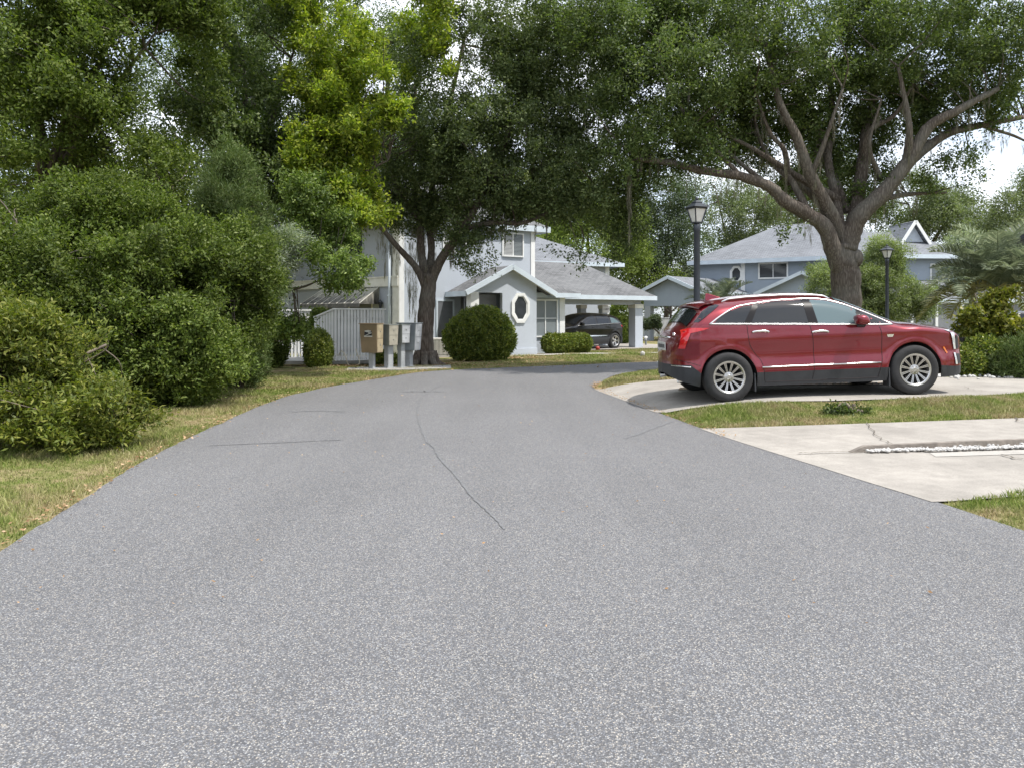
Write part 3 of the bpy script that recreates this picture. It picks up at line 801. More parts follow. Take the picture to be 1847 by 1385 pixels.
def make_car(name, label, cat, cs, paint, loc, yaw, pitch, spec):
    root = thing(name, label, cat, loc, yaw)
    root.rotation_euler = (0, -pitch, yaw)
    C, P = cs.shell()
    mb = MB(); mirror_grid(mb, P, -1)
    # close the ends
    body = mb
    body = body.build('body', paint, root, smooth=True, weld=True)
    mb = MB(); mirror_grid(mb, C, -1)
    mb.build('lower_cladding', M['plastic'], root, smooth=True, weld=True)
    xr, xf = cs.xa[0], cs.xa[1]; ar = cs.ar; az = cs.az
    # underside and wheel housings
    u = MB()
    u.box(xr+ar+.01, xf-ar-.01, -.86, .86, .225, .34)
    u.box(cs.top[0,0]+.16, xr-ar-.02, -.62, .62, .33, .5); u.box(xf+ar+.02, cs.top[-1,0]-.2, -.62, .62, .27, .5)
    u.box(xr-ar, xf+ar, -.56, .56, .26, .60)
    for a in (xr, xf):
        n = 20
        for sgn in (1,-1):
            G = []
            for k in range(n+1):
                th = math.pi*k/n
                G.append([(a+(ar+.004)*math.cos(th), sgn*yy, az+(ar+.004)*math.sin(th)-.003) for yy in (.90,.55)])
            u.grid(G)
            c = [(a+ar*math.cos(math.pi*k/n), sgn*.56, az+ar*math.sin(math.pi*k/n)) for k in range(n+1)] + [(a-ar,sgn*.56,.3),(a+ar,sgn*.56,.3)]
            u.add(c, [list(range(len(c)))])
    u.build('underbody', M['under'], root)
    # wheels
    for a in (xr, xf):
        for sgn in (-1, 1):
            make_wheel(root, a, sgn*(cs.wp(0)-.125), spec.get('wheel_r',.375), spec.get('wheel_r',.375), sgn, spec['spokes'], spec['rim_r'])
    # side glass, metal surround, seams, handles, on both sides
    for sgn in (-1, 1):
        for nm, poly, mt in spec['glass']:
            side_panel(cs, poly, .006, sgn, MB()).build(nm, mt, root, smooth=True)
        for nm, poly, mt, off in spec.get('panels', []):
            side_panel(cs, ends(poly), off, sgn, MB()).build(nm, mt, root, smooth=True)
        for nm, pts, rad, off, mt, smo in spec['lines']:
            side_line(cs, pts, rad, off, sgn, MB(), smooth=smo).build(nm, mt, root, smooth=True)
    # windscreen and back glass lie on the top surface
    for nm, xa_, xb_, fr, mt in spec['screens']:
        G = []
        for x in np.linspace(xa_, xb_, 22):
            w = float(cs.side(x, cs.zt(x) - 0.1))*fr
            row = []
            for t in np.linspace(-1, 1, 25):
                row.append((x + (.006 if x > 0 else -.010), t*w, float(cs.ztop_at(x, t*w)) + .006))
            G.append(row)
        MB().grid(G).build(nm, mt, root, smooth=True, fixn=True)
    return root

# ---- the dark red crossover
def ends(P):
    return [((1.85+(x-1.85)*1.06 if x > 1.85 else x), z) for x, z in P]
top = [(-2.22,.80),(-2.215,.90),(-2.20,.97),(-2.15,1.06),(-2.08,1.13),(-2.0,1.20),(-1.79,1.44),(-1.755,1.49),(-1.66,1.53),(-1.5,1.57),(-1.0,1.615),(-.45,1.632),(-.05,1.622),(.22,1.592),(.45,1.53),(.75,1.40),(1.02,1.265),(1.24,1.158),(1.34,1.128),(1.6,1.092),(1.9,1.045),(2.1,.995),(2.19,.955),(2.24,.915),(2.28,.86),(2.315,.80),(2.335,.745)]
bot = [(-2.22,.42),(-2.18,.36),(-2.05,.30),(-1.87,.245),(-.9,.225),(.9,.225),(1.8,.235),(2.1,.25),(2.25,.28),(2.335,.36)]
plan = [(-2.22,.02),(-2.215,.25),(-2.19,.48),(-2.14,.66),(-2.07,.79),(-1.97,.87),(-1.85,.915),(-1.5,.938),(-1.0,.948),(0,.95),(1.0,.948),(1.5,.938),(1.8,.915),(2.0,.888),(2.13,.845),(2.22,.79),(2.29,.71),(2.335,.60),(2.355,.42),(2.362,.25),(2.364,.02)]
top, bot = ends(top), ends(bot)
red_shape = CarShape(top, bot, plan, [(-2.4,1.20),(-1.6,1.165),(.93,1.065),(1.3,1.05),(2.4,.95)], .425, .372, (-1.4285, 1.4285), .25, .50)
dlo_top = [(-1.67,1.185),(-1.50,1.30),(-1.30,1.402),(-1.13,1.447),(-.6,1.502),(-.1,1.512),(.18,1.487),(.45,1.405),(.75,1.27),(1.0,1.145),(1.12,1.075)]
bl = lambda x: float(np.interp(x, [-1.67,1.12], [1.183,1.073]))
def dt(x): return float(np.interp(x, [p[0] for p in dlo_top], [p[1] for p in dlo_top]))
def dlo_piece(x0b, x0t, x1b, x1t, ins=.012):
    n = 14
    lo = [(x, bl(x)+ins) for x in np.linspace(x0b, x1b, n)]
    hi = [(x, dt(x)-ins) for x in np.linspace(x1t, x0t, n)]
    return lo + hi
g_rear = [(x, bl(x)+.012) for x in np.linspace(-1.62,-1.16,8)] + [(-.96, dt(-.96)-.012)] + [(x, dt(x)-.014) for x in np.linspace(-1.05,-1.56,8)]
spec = dict(spokes=12, rim_r=.245,
  glass=[('side_window', g_rear, M['car_glass']),
         ('side_window', dlo_piece(-1.08,-.90,-.165,-.19), M['car_glass']),
         ('side_window', [(x, bl(x)+.012) for x in np.linspace(-.05,.60,12)] + [(.60, dt(.60)-.014)] + [(x, dt(x)-.012) for x in np.linspace(.54,-.09,14)], M['car_glass_clear']),
         ('side_window', [(.655,bl(.655)+.012),(1.07,bl(1.07)+.006),(.97,1.15),(.80,1.235),(.655,dt(.655)-.014)], M['car_glass'])],
  panels=[('window_pillar', [(-1.175,bl(-1.17)+.006),(-1.065,bl(-1.06)+.006),(-.88,dt(-.88)-.006),(-.975,dt(-.97)-.006)], M['gloss_black'], .009),
          ('window_pillar', [(-.180,bl(-.18)+.006),(-.035,bl(-.03)+.006),(-.075,dt(-.07)-.006),(-.205,dt(-.2)-.006)], M['gloss_black'], .009),
          ('window_pillar', [(.585,bl(.585)+.006),(.67,bl(.67)+.006),(.67,dt(.67)-.008),(.585,dt(.585)-.008)], M['gloss_black'], .008),
          ('rear_quarter_glass', [(-1.90,1.215),(-1.85,1.215),(-1.48,1.462),(-1.52,1.478),(-1.62,1.455),(-1.75,1.38)], M['car_glass'], .010),
          ('tail_lamp', [(-2.125,.82),(-2.05,.82),(-2.02,.93),(-1.97,1.055),(-1.78,1.095),(-1.70,1.125),(-1.97,1.135),(-2.06,1.10),(-2.10,.95)], M['tail_red'], .014),
          ('head_lamp', [(1.93,.962),(2.01,.925),(2.055,.80),(2.085,.655),(2.12,.655),(2.105,.80),(2.085,.90),(2.045,.955)], M['lens'], .014),
          ('fog_lamp', [(2.075,.605),(2.105,.605),(2.14,.425),(2.10,.425)], M['lens'], .014),
          ('grille_side', [(2.125,.88),(2.16,.85),(2.19,.68),(2.165,.655),(2.135,.655),(2.12,.80)], M['plastic'], .012),
          ('bumper_intake', [(2.12,.595),(2.19,.58),(2.21,.44),(2.155,.425)], M['plastic'], .012),
          ('marker_lamp', [(1.90,.70),(1.925,.70),(1.975,.61),(1.95,.60)], M['amber'], .006),
          ('fender_badge', [(1.00,.925),(1.015,.885),(1.09,.885),(1.11,.925)], M['chrome'], .006),
          ('fuel_flap', [(-1.62,.86),(-1.45,.86),(-1.45,1.00),(-1.62,1.00)], M['paint_red'], .0025)],
  lines=[('window_trim', [(x, bl(x)) for x in (-1.69,-1.2,-.6,0,.6,1.12)], .0125, .004, M['trim_metal'], True),
         ('window_trim', [(-1.69,1.178)]+dlo_top[1:], .0135, .004, M['trim_metal'], True),
         ('side_moulding', [(-.92,.505),(.90,.508)], .0125, .003, M['trim_metal'], False),
         ('door_gap', [(-1.13,1.16),(-1.12,1.00),(-1.10,.86),(-1.02,.72),(-.93,.60),(-.89,.44),(-.88,.30)], .0042, .0, M['seam'], True),
         ('door_gap', [(-.17,1.12),(-.14,.95),(-.12,.7),(-.125,.45),(-.15,.30)], .0042, .0, M['seam'], True),
         ('door_gap', [(.90,1.05),(.925,.92),(.93,.6),(.90,.44),(.86,.29)], .0042, .0, M['seam'], True),
         ('door_gap', [(-.88,.285),(0,.28),(.86,.285)], .0042, .0, M['seam'], True),
         ('bumper_gap', [(-1.85,.56),(-1.95,.595),(-2.08,.63),(-2.15,.65)], .0040, .0, M['seam'], True),
         ('bonnet_gap', [(1.16,1.085),(1.5,1.055),(1.85,1.01),(2.05,.975)], .0040, .0, M['seam'], True),
         ('bumper_trim', [(-2.185,.555),(-2.10,.55),(-1.98,.54)], .010, .006, M['chrome'], True)],
  screens=[('windscreen', .36, 1.20, .83, M['car_glass_clear']), ('rear_window', -1.985, -1.80, .80, M['car_glass'])])
CAR_YAW = math.atan2(.10, 2.857); CAR_PITCH = math.asin(.107/2.857)
red = make_car('parked_car', 'dark red crossover with bright window trim parked on the pale driveway', 'car', red_shape, M['paint_red'], (4.68, 12.57, .222), CAR_YAW, CAR_PITCH, spec)
cs = red_shape
# door handles, mirrors, rails, spoiler, flaps, pipes, plate
for sgn in (-1, 1):
    for hx, hz in ((-.93, 1.035), (-.02, 1.00)):
        m = MB(); S = np.array([(hx-.125,hz),(hx-.09,hz+.012),(hx,hz+.014),(hx+.09,hz+.010),(hx+.125,hz-.004)]); S = spline(S, 16)
        yy = cs.W(S[:,0], S[:,1]) + .026*np.sin(np.linspace(.25,math.pi-.25,16))**.6 - .002
        m.tube(np.stack([S[:,0], sgn*yy, S[:,1]],1), .0165, 10); m.build('door_handle', M['chrome'], red, smooth=True)
    mm = MB(); bm = bmesh.new(); bmesh.ops.create_uvsphere(bm, u_segments=24, v_segments=16, radius=1)
    for v in bm.verts:
        x, y, z = v.co
        x2 = math.copysign(abs(x)**.75, x)*.085; z2 = math.copysign(abs(z)**.7, z)*.088; y2 = math.copysign(abs(y)**.7, y)*.125
        if z2 < 0: z2 *= .75
        v.co = (x2*1.15 + .575 - .25*z2, sgn*(1.045) + y2 , z2 + 1.155)
    mm.v = [v.co[:] for v in bm.verts]; bm.verts.index_update(); mm.f = [[v.index for v in f.verts] for f in bm.faces]; bm.free()
    mr = mm.build('door_mirror', M['paint_red'], red, smooth=True, fixn=True)
    MB().beam((.62, sgn*.90, 1.06), (.60, sgn*1.0, 1.09), .12, .045).build('mirror_arm', M['plastic'], mr, bevel=.012)
    rl = MB(); X = np.linspace(-1.40, .30, 40)
    Z = np.array([float(cs.ztop_at(x, .60)) for x in X]) + .035*np.minimum(1, np.minimum((X+1.40)/.10, (.30-X)/.10)) - .004
    Yv = np.interp(X, [-1.40,-1.2,-.2,.3], [.595,.60,.605,.585])
    rl.tube(np.stack([X, sgn*Yv, Z],1), .017, 10); rl.build('roof_rail', M['trim_metal'], red, smooth=True)
    for a, b in ((-1.4285-.33, .40), (1.4285-.40, .36)):
        MB().box(a-.01 if a > 0 else -1.4285+.385, (a+.01) if a > 0 else -1.4285+.405, sgn*.74 if sgn>0 else -.93, .93 if sgn>0 else -.74, .15, .42).build('mud_flap', M['plastic'], red)
    ex = MB(); ex.lathe([(.040,-.10),(.043,.0),(.036,.0),(.034,-.08)], 20, Matrix.Translation((-2.13, sgn*.58, .325)) @ Matrix.Rotation(R(-96), 4, 'Y'))
    ex.build('exhaust_tip', M['chrome'], red, smooth=True)
sp = MB(); G = []
for x, dz in ((-1.825,-.002),(-1.815,.012),(-1.74,.022),(-1.66,.012),(-1.58,.004)):
    z = float(np.interp(x, [-1.825,-1.72,-1.58], [1.478,1.508,1.55]))
    G.append([(x + .05*abs(t)**3, t*.66, z + dz - .05*abs(t)**2.5) for t in np.linspace(-1,1,17)])
sp.grid(G)
sp.grid([[(p[0]+.01, p[1], p[2]-.022) for p in row] for row in G[:3]])
sp.grid([[G[0][k] for k in range(17)], [(p[0]+.01,p[1],p[2]-.022) for p in G[0]]])
sp.build('roof_spoiler', M['paint_red'], red, smooth=True, fixn=True)
an = MB(); an.add([(-1.49,-.03,1.565),(-1.49,.03,1.565),(-1.23,.012,1.592),(-1.23,-.012,1.592),(-1.475,-.008,1.66),(-1.475,.008,1.66),(-1.44,.008,1.663),(-1.44,-.008,1.663)], [(0,1,5,4),(4,5,6,7),(7,6,2,3),(0,4,7,3),(1,2,6,5)])
an.build('roof_antenna', M['paint_red'], red, bevel=.006)
MB().box(-2.228,-2.218,-.26,.26,.78,.91).build('number_plate', M['plate'], red)
np_t = MB()
for k in range(7): np_t.box(-2.2315,-2.227,-.21+.062*k,-.175+.062*k,.815,.875)
np_t.build('plate_digits', M['ink'], bpy.data.objects['number_plate'])
MB().tube([(-2.178,-.42,.985),(-2.202,-.2,.99),(-2.206,0,.99),(-2.202,.2,.99),(-2.178,.42,.985)], .013, 8).build('tailgate_trim', M['chrome'], red, smooth=True)
# grille and lower intake moulded on to the nose
def nose_x(y, z):
    X = np.linspace(1.7, cs.top[-1,0], 300); w = cs.W(X, np.full(300, z)); k = np.where(w >= abs(y))[0]
    return float(X[k[-1]]) if len(k) else 1.7
def nose_panel(name, z0, z1, w0, w1, mat, off):
    G = []
    for t in np.linspace(0,1,10):
        z = z0+(z1-z0)*t; w = w0+(w1-w0)*t
        G.append([(nose_x(u*w, z)+off, u*w, z) for u in np.linspace(-1,1,31)])
    return MB().grid(G).build(name, mat, red, smooth=True, fixn=True)
gl = nose_panel('grille', .56, .77, .40, .58, M['plastic'], .006)
gr = MB()
for k in range(6):
    z = .58 + .034*k; w = .40 + .17*k/5
    gr.tube([(nose_x(u*w, z)+.010, u*w, z) for u in np.linspace(-1,1,21)], .009, 6)
gr.build('grille_bars', M['chrome'], gl, smooth=True)
nose_panel('lower_grille', .41, .50, .52, .50, M['under'], .005)
def flat_text(s, size, mat, parent, Mx, name, ext=.001):
    cu = bpy.data.curves.new(name, 'FONT'); cu.body = s; cu.size = size; cu.extrude = ext; cu.align_x = 'CENTER'; cu.align_y = 'CENTER'
    o = bpy.data.objects.new(name, cu); COL.objects.link(o)
    dg = bpy.context.evaluated_depsgraph_get(); me = bpy.data.meshes.new_from_object(o.evaluated_get(dg))
    bpy.data.objects.remove(o); bpy.data.curves.remove(cu)
    me.transform(Mx); me.name = name
    me.materials.clear()
    return link_mesh(name, me, mat, parent)
flat_text('XT5', .075, M['chrome'], red, Matrix.Translation((-2.150,-.52,1.035)) @ Matrix.Rotation(R(-90),4,'Z') @ Matrix.Rotation(R(78),4,'X'), 'tailgate_lettering', .004)
# seats seen through the front glass, and a steering wheel
st = MB()
for yy in (-.36, .36):
    st.box(-.35,.15,yy-.24,yy+.24,.72,.88); st.beam((-.30,yy,.85),(-.48,yy,1.26),.44,.12); st.beam((-.50,yy,1.28),(-.52,yy,1.42),.24,.10)
st.build('seats', M['leather'], red, bevel=.03)

# ---- the black crossover in the carport
btop = [(x*.985, z*1.035) for x, z in top]
black_shape = CarShape(btop, bot, plan, [(-2.4,1.22),(-1.6,1.20),(.93,1.10),(1.3,1.08),(2.4,.98)], .43, .38, (-1.38, 1.34), .23, .42, (.46,)*6)
cs = black_shape
bg = lambda x: float(np.interp(x, [-1.8,1.1], [1.225,1.11]))
def bt(x): return float(np.interp(x, [-1.8,-1.3,-.6,0,.3,.7,1.1], [1.30,1.47,1.545,1.55,1.50,1.33,1.12]))
def bpiece(x0, x1, lean0=0, lean1=0): return [(x, bg(x)) for x in np.linspace(x0,x1,10)] + [(x, bt(x)) for x in np.linspace(x1+lean1,x0+lean0,10)]
bspec = dict(spokes=5, rim_r=.25,
  glass=[('side_window', bpiece(-1.0,-.2), M['car_glass']), ('side_window', bpiece(-.05,.75,0,-.12), M['car_glass']),
         ('side_window', [(-1.70,1.235),(-1.12,1.21),(-1.12,1.48),(-1.35,1.44)], M['car_glass_clear'])],
  panels=[('tail_lamp', [(-2.11,1.02),(-2.07,.96),(-1.85,1.04),(-1.80,1.10),(-2.06,1.12)], M['tail_red'], .008),
          ('head_lamp', [(2.08,.88),(2.2,.86),(2.23,.66),(2.13,.68)], M['lens'], .01),
          ('arch_cladding', [(-.95,.34),(.90,.34),(.90,.54),(-.95,.54)], M['plastic'], .012),
          ('sill_trim', [(-.82,.60),(.80,.60),(.80,.655),(-.82,.64)], M['chrome'], .010)],
  lines=[('window_trim', [(x, bg(x)-.012) for x in (-1.75,-1.0,0,1.1)], .010, .004, M['trim_metal'], True),
         ('door_gap', [(-1.05,1.18),(-1.0,.8),(-.86,.45)], .004, 0, M['under'], True), ('door_gap', [(-.12,1.15),(-.12,.45)], .004, 0, M['under'], False),
         ('door_handle', [(-.95,1.05),(-.72,1.045)], .016, .012, M['paint_black'], False), ('door_handle', [(-.02,1.02),(.2,1.015)], .016, .012, M['paint_black'], False)],
  screens=[('windscreen', .36, 1.18, .83, M['car_glass']), ('rear_window', -1.95, -1.79, .82, M['car_glass_clear'])])
BX, BY = 3.21, 36.03
black = make_car('parked_car', 'black crossover parked nose out under the white house carport', 'car', black_shape, M['paint_black'], (BX, BY, -.045), math.atan2(-.65,-.76), 0, bspec)
for sgn in (-1,1):
    MB().box(.80,.97,sgn*.98-.09,sgn*.98+.09,1.10,1.25).build('door_mirror', M['paint_black'], black, bevel=.04)

# ---- dark pick-up, mostly behind the shrubs on the right
ttop = [(-2.7,.75),(-2.69,.98),(-2.66,1.02),(-1.2,1.05),(-.95,1.10),(-.88,1.55),(-.8,1.74),(-.3,1.80),(.3,1.79),(.7,1.70),(1.05,1.45),(1.32,1.22),(1.5,1.17),(2.0,1.14),(2.4,1.08),(2.55,.98),(2.62,.8),(2.64,.7)]
tbot = [(-2.7,.55),(-2.6,.42),(2.5,.42),(2.64,.55)]
tplan = [(-2.7,.05),(-2.69,.8),(-2.66,.90),(-2.6,.93),(0,.95),(2.1,.93),(2.4,.86),(2.58,.72),(2.63,.58),(2.64,.05)]
truck_shape = CarShape(ttop, tbot, tplan, [(-2.8,1.2),(2.7,1.15)], .47, .42, (-1.65,1.65), .20, .36, (.52,)*6)
tspec = dict(spokes=6, rim_r=.24, wheel_r=.42,
  glass=[('side_window', [(-.75,1.24),(-.05,1.22),(-.05,1.66),(-.62,1.66)], M['car_glass']), ('side_window', [(.05,1.22),(1.05,1.22),(.68,1.60),(.05,1.66)], M['car_glass'])],
  panels=[('tail_lamp', [(-2.62,.82),(-2.5,.82),(-2.5,1.0),(-2.62,1.0)], M['tail_red'], .01), ('head_lamp', [(2.36,.90),(2.5,.88),(2.5,.76),(2.40,.76)], M['lens'], .01)],
  lines=[('door_gap', [(-.80,1.2),(-.80,.6)], .005, 0, M['under'], False), ('door_gap', [(0,1.2),(0,.6)], .005, 0, M['under'], False)],
  screens=[('windscreen', .72, 1.28, .84, M['car_glass'])])
make_car('pickup_truck', 'charcoal pick-up truck half hidden behind the palm and lime shrub', 'truck', truck_shape, M['paint_dark'], (25.05, 38.5, -.03), R(168), 0, tspec)
# ------------------------------------------------------------------ the white house
HX, HY, HR = -4.29, 29.24, R(32)
GZ = -0.06
house = thing('white_house', 'white stucco two storey house with octagonal window and carport', 'house', (HX, HY, GZ), HR)
def hl(*p): return p
Z = 0.0
# main block, footprint in house axes: u along the lit front, v into the block
LW = Vector((-.309, .951))                       # direction of the shaded left wall
main = MB().prism([(0,0),(6.15,0),(6.15,9.5),(LW.x*8,LW.y*8+1.9),(LW.x*8,LW.y*8)], -.3, 5.35)
main.build('wall', M['stucco'], house)
# hipped main roof
ez = 5.30
roof = MB()
E = [(-.60,-.20,ez),(6.85,-.20,ez),(6.85,9.9,ez),(-3.2,9.9,ez),(-3.2,7.4,ez)]
r0, r1 = (1.8,4.2,7.6), (4.2,4.6,7.6)
roof.slab([E[0],E[1],r1,r0], .10); roof.slab([E[1],E[2],r1], .10); roof.slab([E[2],E[3],r0,r1], .10); roof.slab([E[3],E[4],E[0],r0], .10)
roof.build('roof', M['shingle'], house)
fa = MB()
for a, b in ((E[0],E[1]),(E[1],E[2]),(E[4],E[0])):
    fa.beam((a[0],a[1],a[2]-.10),(b[0],b[1],b[2]-.10), .05, .24)
fa.build('fascia', M['fascia'], house)
so = MB(); so.prism([(-.55,-.17),(6.8,-.17),(6.8,-.002),(-.1,-.002),(LW.x*8,LW.y*8),(-3.1,7.4)], ez-.17, ez-.13); so.prism([(6.152,0),(6.8,0),(6.8,9.5),(6.152,9.5)], ez-.17, ez-.13)
so.build('soffit', M['trim_cream'], house)
# corner boards
t = MB(); t.box(-.012,.20,-.035,.0,-.1,5.13); t.box(5.98,6.185,-.035,0,2.6,5.13); t.box(6.15,6.185,0,.2,2.6,5.13)
t.build('corner_board', M['trim'], house, bevel=.004)
def lwp(s, off=0.0, z=0.0):
    """a point on the left wall, s along it, off out from it"""
    n = Vector((-.951,-.309)); p = LW*s + n*off; return (p.x, p.y, z)
def lw_box(mb, s0, s1, o0, o1, z0, z1):
    mb.prism([lwp(s0,o0)[:2], lwp(s1,o0)[:2], lwp(s1,o1)[:2], lwp(s0,o1)[:2]], z0, z1); return mb
lw_box(MB(), 0.0, .36, -.01, .035, -.1, 5.13).build('corner_board', M['trim_cream'], house)  # shaded side of the white corner, its shade put into the cream
bt_ = MB(); lw_box(bt_, .0, 7.8, .036, .075, 2.68, 3.02); lw_box(bt_, 0, 7.8, .036, .10, 3.02, 3.07)
bt_.build('belt_board', M['trim_cream'], house)
lw_box(MB(), .36, 7.9, .0, .004, -.2, 5.13).build('wall', M['stucco_grey'], house)['label'] = 'left wall greyed to carry its shade'  # thin sheet over the white wall, its shade put into the grey
# upper slot window on the left wall
w = MB(); lw_box(w, 2.2, 3.1, .005, .03, 4.0, 4.95); w.build('window', M['window_glass'], house)
# sliding door under the awning
d = MB(); lw_box(d, 1.55, 4.4, .006, .03, .1, 2.2); sd = d.build('sliding_door', M['door_dark'], house)
f = MB(); 
for s0 in (1.50,2.93,4.36): lw_box(f, s0, s0+.08, .006, .05, .1, 2.24)
lw_box(f, 1.58, 4.36, .006, .05, 2.16, 2.24); f.build('door_frame', M['trim_cream'], sd)
# mildewed awning
aw = MB()
A = [lwp(1.15,.02,2.66), lwp(4.75,.02,2.66), lwp(4.85,1.05,2.02), lwp(1.05,1.05,2.02)]
aw.slab(A, .02)
for s0, s1 in ((1.15,1.05),(4.75,4.85)):
    aw.add([lwp(s0,.02,2.64), lwp(s1,1.05,2.0), lwp(s0,.02,2.0)], [(0,1,2)])
aw.slab([lwp(1.05,1.05,2.02), lwp(4.85,1.05,2.02), lwp(4.85,1.07,1.88), lwp(1.05,1.07,1.88)], .012)
awn = aw.build('awning', M['awning'], house)
ri = MB()
for k in range(9):
    s_ = 1.15 + 3.6*k/8; e_ = 1.05 + 3.8*k/8
    ri.tube([lwp(s_,.02,2.67), lwp(e_,1.05,2.03)], .012, 6)
ri.build('awning_rib', M['trim_cream'], awn)
# wall lamp beside the door and a down-pipe
wl = MB(); x, y, z = lwp(.95, .12, 2.0)
wl.lathe([(.0,-.02),(.05,0),(.075,.20),(.10,.22),(.0,.34)], 8, Matrix.Translation((x,y,z-.15))); wl.beam(lwp(.95,0,2.02), lwp(.95,.12,2.1), .03, .03)
wl.build('wall_lamp', M['post'], house)
dp = MB(); x, y, _ = lwp(.42, .11); dp.tube([(x,y,-.1),(x,y,5.2)], .055, 10)
for zz in (.8,2.3,3.9): dp.box(x-.07,x+.07,y-.02,y+.09,zz,zz+.05)
dp.build('downpipe', M['fascia'], house, smooth=True)

def window(parent, u0, u1, v, z0, z1, nx=2, nz=1, glass='window_glass', fr=.055, dep=.05, blind=None, name='window'):
    """a framed window on a face v = const that looks towards -v"""
    g = MB().box(u0, u1, v-.012, v+.01, z0, z1).build(name, M[glass] if blind is None else M[blind], parent)
    f = MB()
    f.box(u0-fr,u0,v-dep,v+.01,z0-fr,z1+fr); f.box(u1,u1+fr,v-dep,v+.01,z0-fr,z1+fr); f.box(u0,u1,v-dep,v+.01,z1,z1+fr); f.box(u0,u1,v-dep-.02,v+.01,z0-fr,z0)
    for k in range(1, nx): x = u0+(u1-u0)*k/nx; f.box(x-.022,x+.022,v-dep*.8,v-.013,z0,z1)
    for k in range(1, nz): z = z0+(z1-z0)*k/nz; f.box(u0,u1,v-dep*.7,v-.0135,z-.02,z+.02)
    f.build('window_frame', M['trim'], g)
    return g
def blind_slats(g, u0, u1, v, z0, z1, n, mat):
    b = MB()
    for k in range(n):
        z = z0 + (z1-z0)*(k+.5)/n
        b.box(u0, u1, v-.020, v-.0135, z-.35*(z1-z0)/n, z+.35*(z1-z0)/n)
    b.build('blind', mat, g)
# upper windows of the front
g = window(house, 4.62, 5.56, 0, 4.05, 4.94, 2, 1)
blind_slats(g, 4.63, 5.07, 0, 4.06, 4.93, 16, M['blind']); blind_slats(g, 5.11, 5.55, 0, 4.06, 4.93, 16, M['blind_dim'])
g = window(house, 1.9, 2.84, 0, 4.05, 4.94, 2, 1)
blind_slats(g, 1.91, 2.35, 0, 4.06, 4.93, 16, M['blind'])
# ground floor door and vent on the main front, left of the porch
g = MB().box(1.62,2.28,-.03,-.005,.05,2.12).build('side_door', M['door_dark'], house)
f = MB(); f.box(1.55,1.62,-.05,0,.0,2.19); f.box(2.28,2.35,-.05,0,.0,2.19); f.box(1.62,2.28,-.05,0,2.12,2.19); f.build('door_frame', M['fascia'], g)
# projecting porch with the octagonal window
pv = -1.47
U0, U1, UA = 2.30, 5.30, 4.05
def gz(u): return 2.47 + (3.50-2.47)*(1-abs(u-UA)/2.05)
op0, op1, opz = 2.66, 3.70, 2.44
th = .18
def vface(parts, v0, v1):
    """wall pieces given as outlines in (u,z), thickened from v0 to v1"""
    mb = MB()
    for poly in parts:
        k = len(poly); a = sum(poly[i][0]*poly[(i+1)%k][1]-poly[(i+1)%k][0]*poly[i][1] for i in range(k))
        if a < 0: poly = poly[::-1]
        vs = [(p[0], v0, p[1]) for p in poly] + [(p[0], v1, p[1]) for p in poly]
        mb.add(vs, [list(range(k)), [k+i for i in reversed(range(k))]] + [[i, i+k, (i+1)%k+k, (i+1)%k] for i in range(k)])
    return mb
oc_u, oc_z, oa, ob = 4.52, 1.86, .27, .43
def octo(a, b, c=.42): return [(oc_u-a, oc_z-b*c),(oc_u-a*c, oc_z-b),(oc_u+a*c, oc_z-b),(oc_u+a, oc_z-b*c),(oc_u+a, oc_z+b*c),(oc_u+a*c, oc_z+b),(oc_u-a*c, oc_z+b),(oc_u-a, oc_z+b*c)]
pw = vface([[(op1,-.3),(U1,-.3),(U1,gz(U1)-.1),(UA,gz(UA)-.1),(op1,gz(op1)-.1)], [(U0,opz),(op1,opz),(op1,gz(op1)-.1),(U0,gz(U0)-.1)]], pv, pv+th)
pw.box(U1-th, U1, pv+th, 0, -.3, gz(U1)-.1)
pw.box(U0-.0, U0+.0+th, pv+th, -.001, opz-.0, gz(U0)-.12)
pw.build('wall', M['stucco'], house)
MB().box(op1-.02, U1+.02, pv-.03, pv, -.2, .27).build('water_table', M['stucco'], house, bevel=.008)
c = MB(); c.box(U0-.03, op0-.02, pv-.03, pv+.30, -.1, opz+.02); c.box(U0-.07, op0+.02, pv-.06, pv+.32, 1.62, 1.72); c.build('porch_column', M['trim'], house, bevel=.006)
MB().box(op0-.02, op1, -.03, -.006, .0, 2.42).build('porch_recess_shade', M['dark_open'], house)  # grey sheet in place of shade at the back of the porch
MB().box(U0, op1, pv+.5, pv+.55, 0, 2.4).build('porch_screen_and_shade', M['dark_open'], house)  # second grey sheet standing for shade inside the open porch
ow = vface([octo(oa, ob)], pv-.015, pv-.003).build('octagonal_window', M['window_glass'], house)
# white octagonal surround as a ring with a stepped inner edge
ring = MB(); o1, o2, o3 = octo(oa+.15, ob+.16), octo(oa, ob), octo(oa+.04, ob+.045)
for i in range(8):
    j = (i+1) % 8
    v0, v1, v2 = pv-.06, pv-.004, pv-.035
    ring.add([(o1[i][0],v1,o1[i][1]),(o1[j][0],v1,o1[j][1]),(o1[j][0],v0,o1[j][1]),(o1[i][0],v0,o1[i][1]),(o3[j][0],v0,o3[j][1]),(o3[i][0],v0,o3[i][1]),(o3[j][0],v2,o3[j][1]),(o3[i][0],v2,o3[i][1]),(o2[j][0],v2,o2[j][1]),(o2[i][0],v2,o2[i][1]),(o2[j][0],v1,o2[j][1]),(o2[i][0],v1,o2[i][1])],
             [(0,1,2,3),(3,2,4,5),(5,4,6,7),(7,6,8,9),(9,8,10,11)])
ring.build('window_frame', M['trim'], ow, fixn=True)
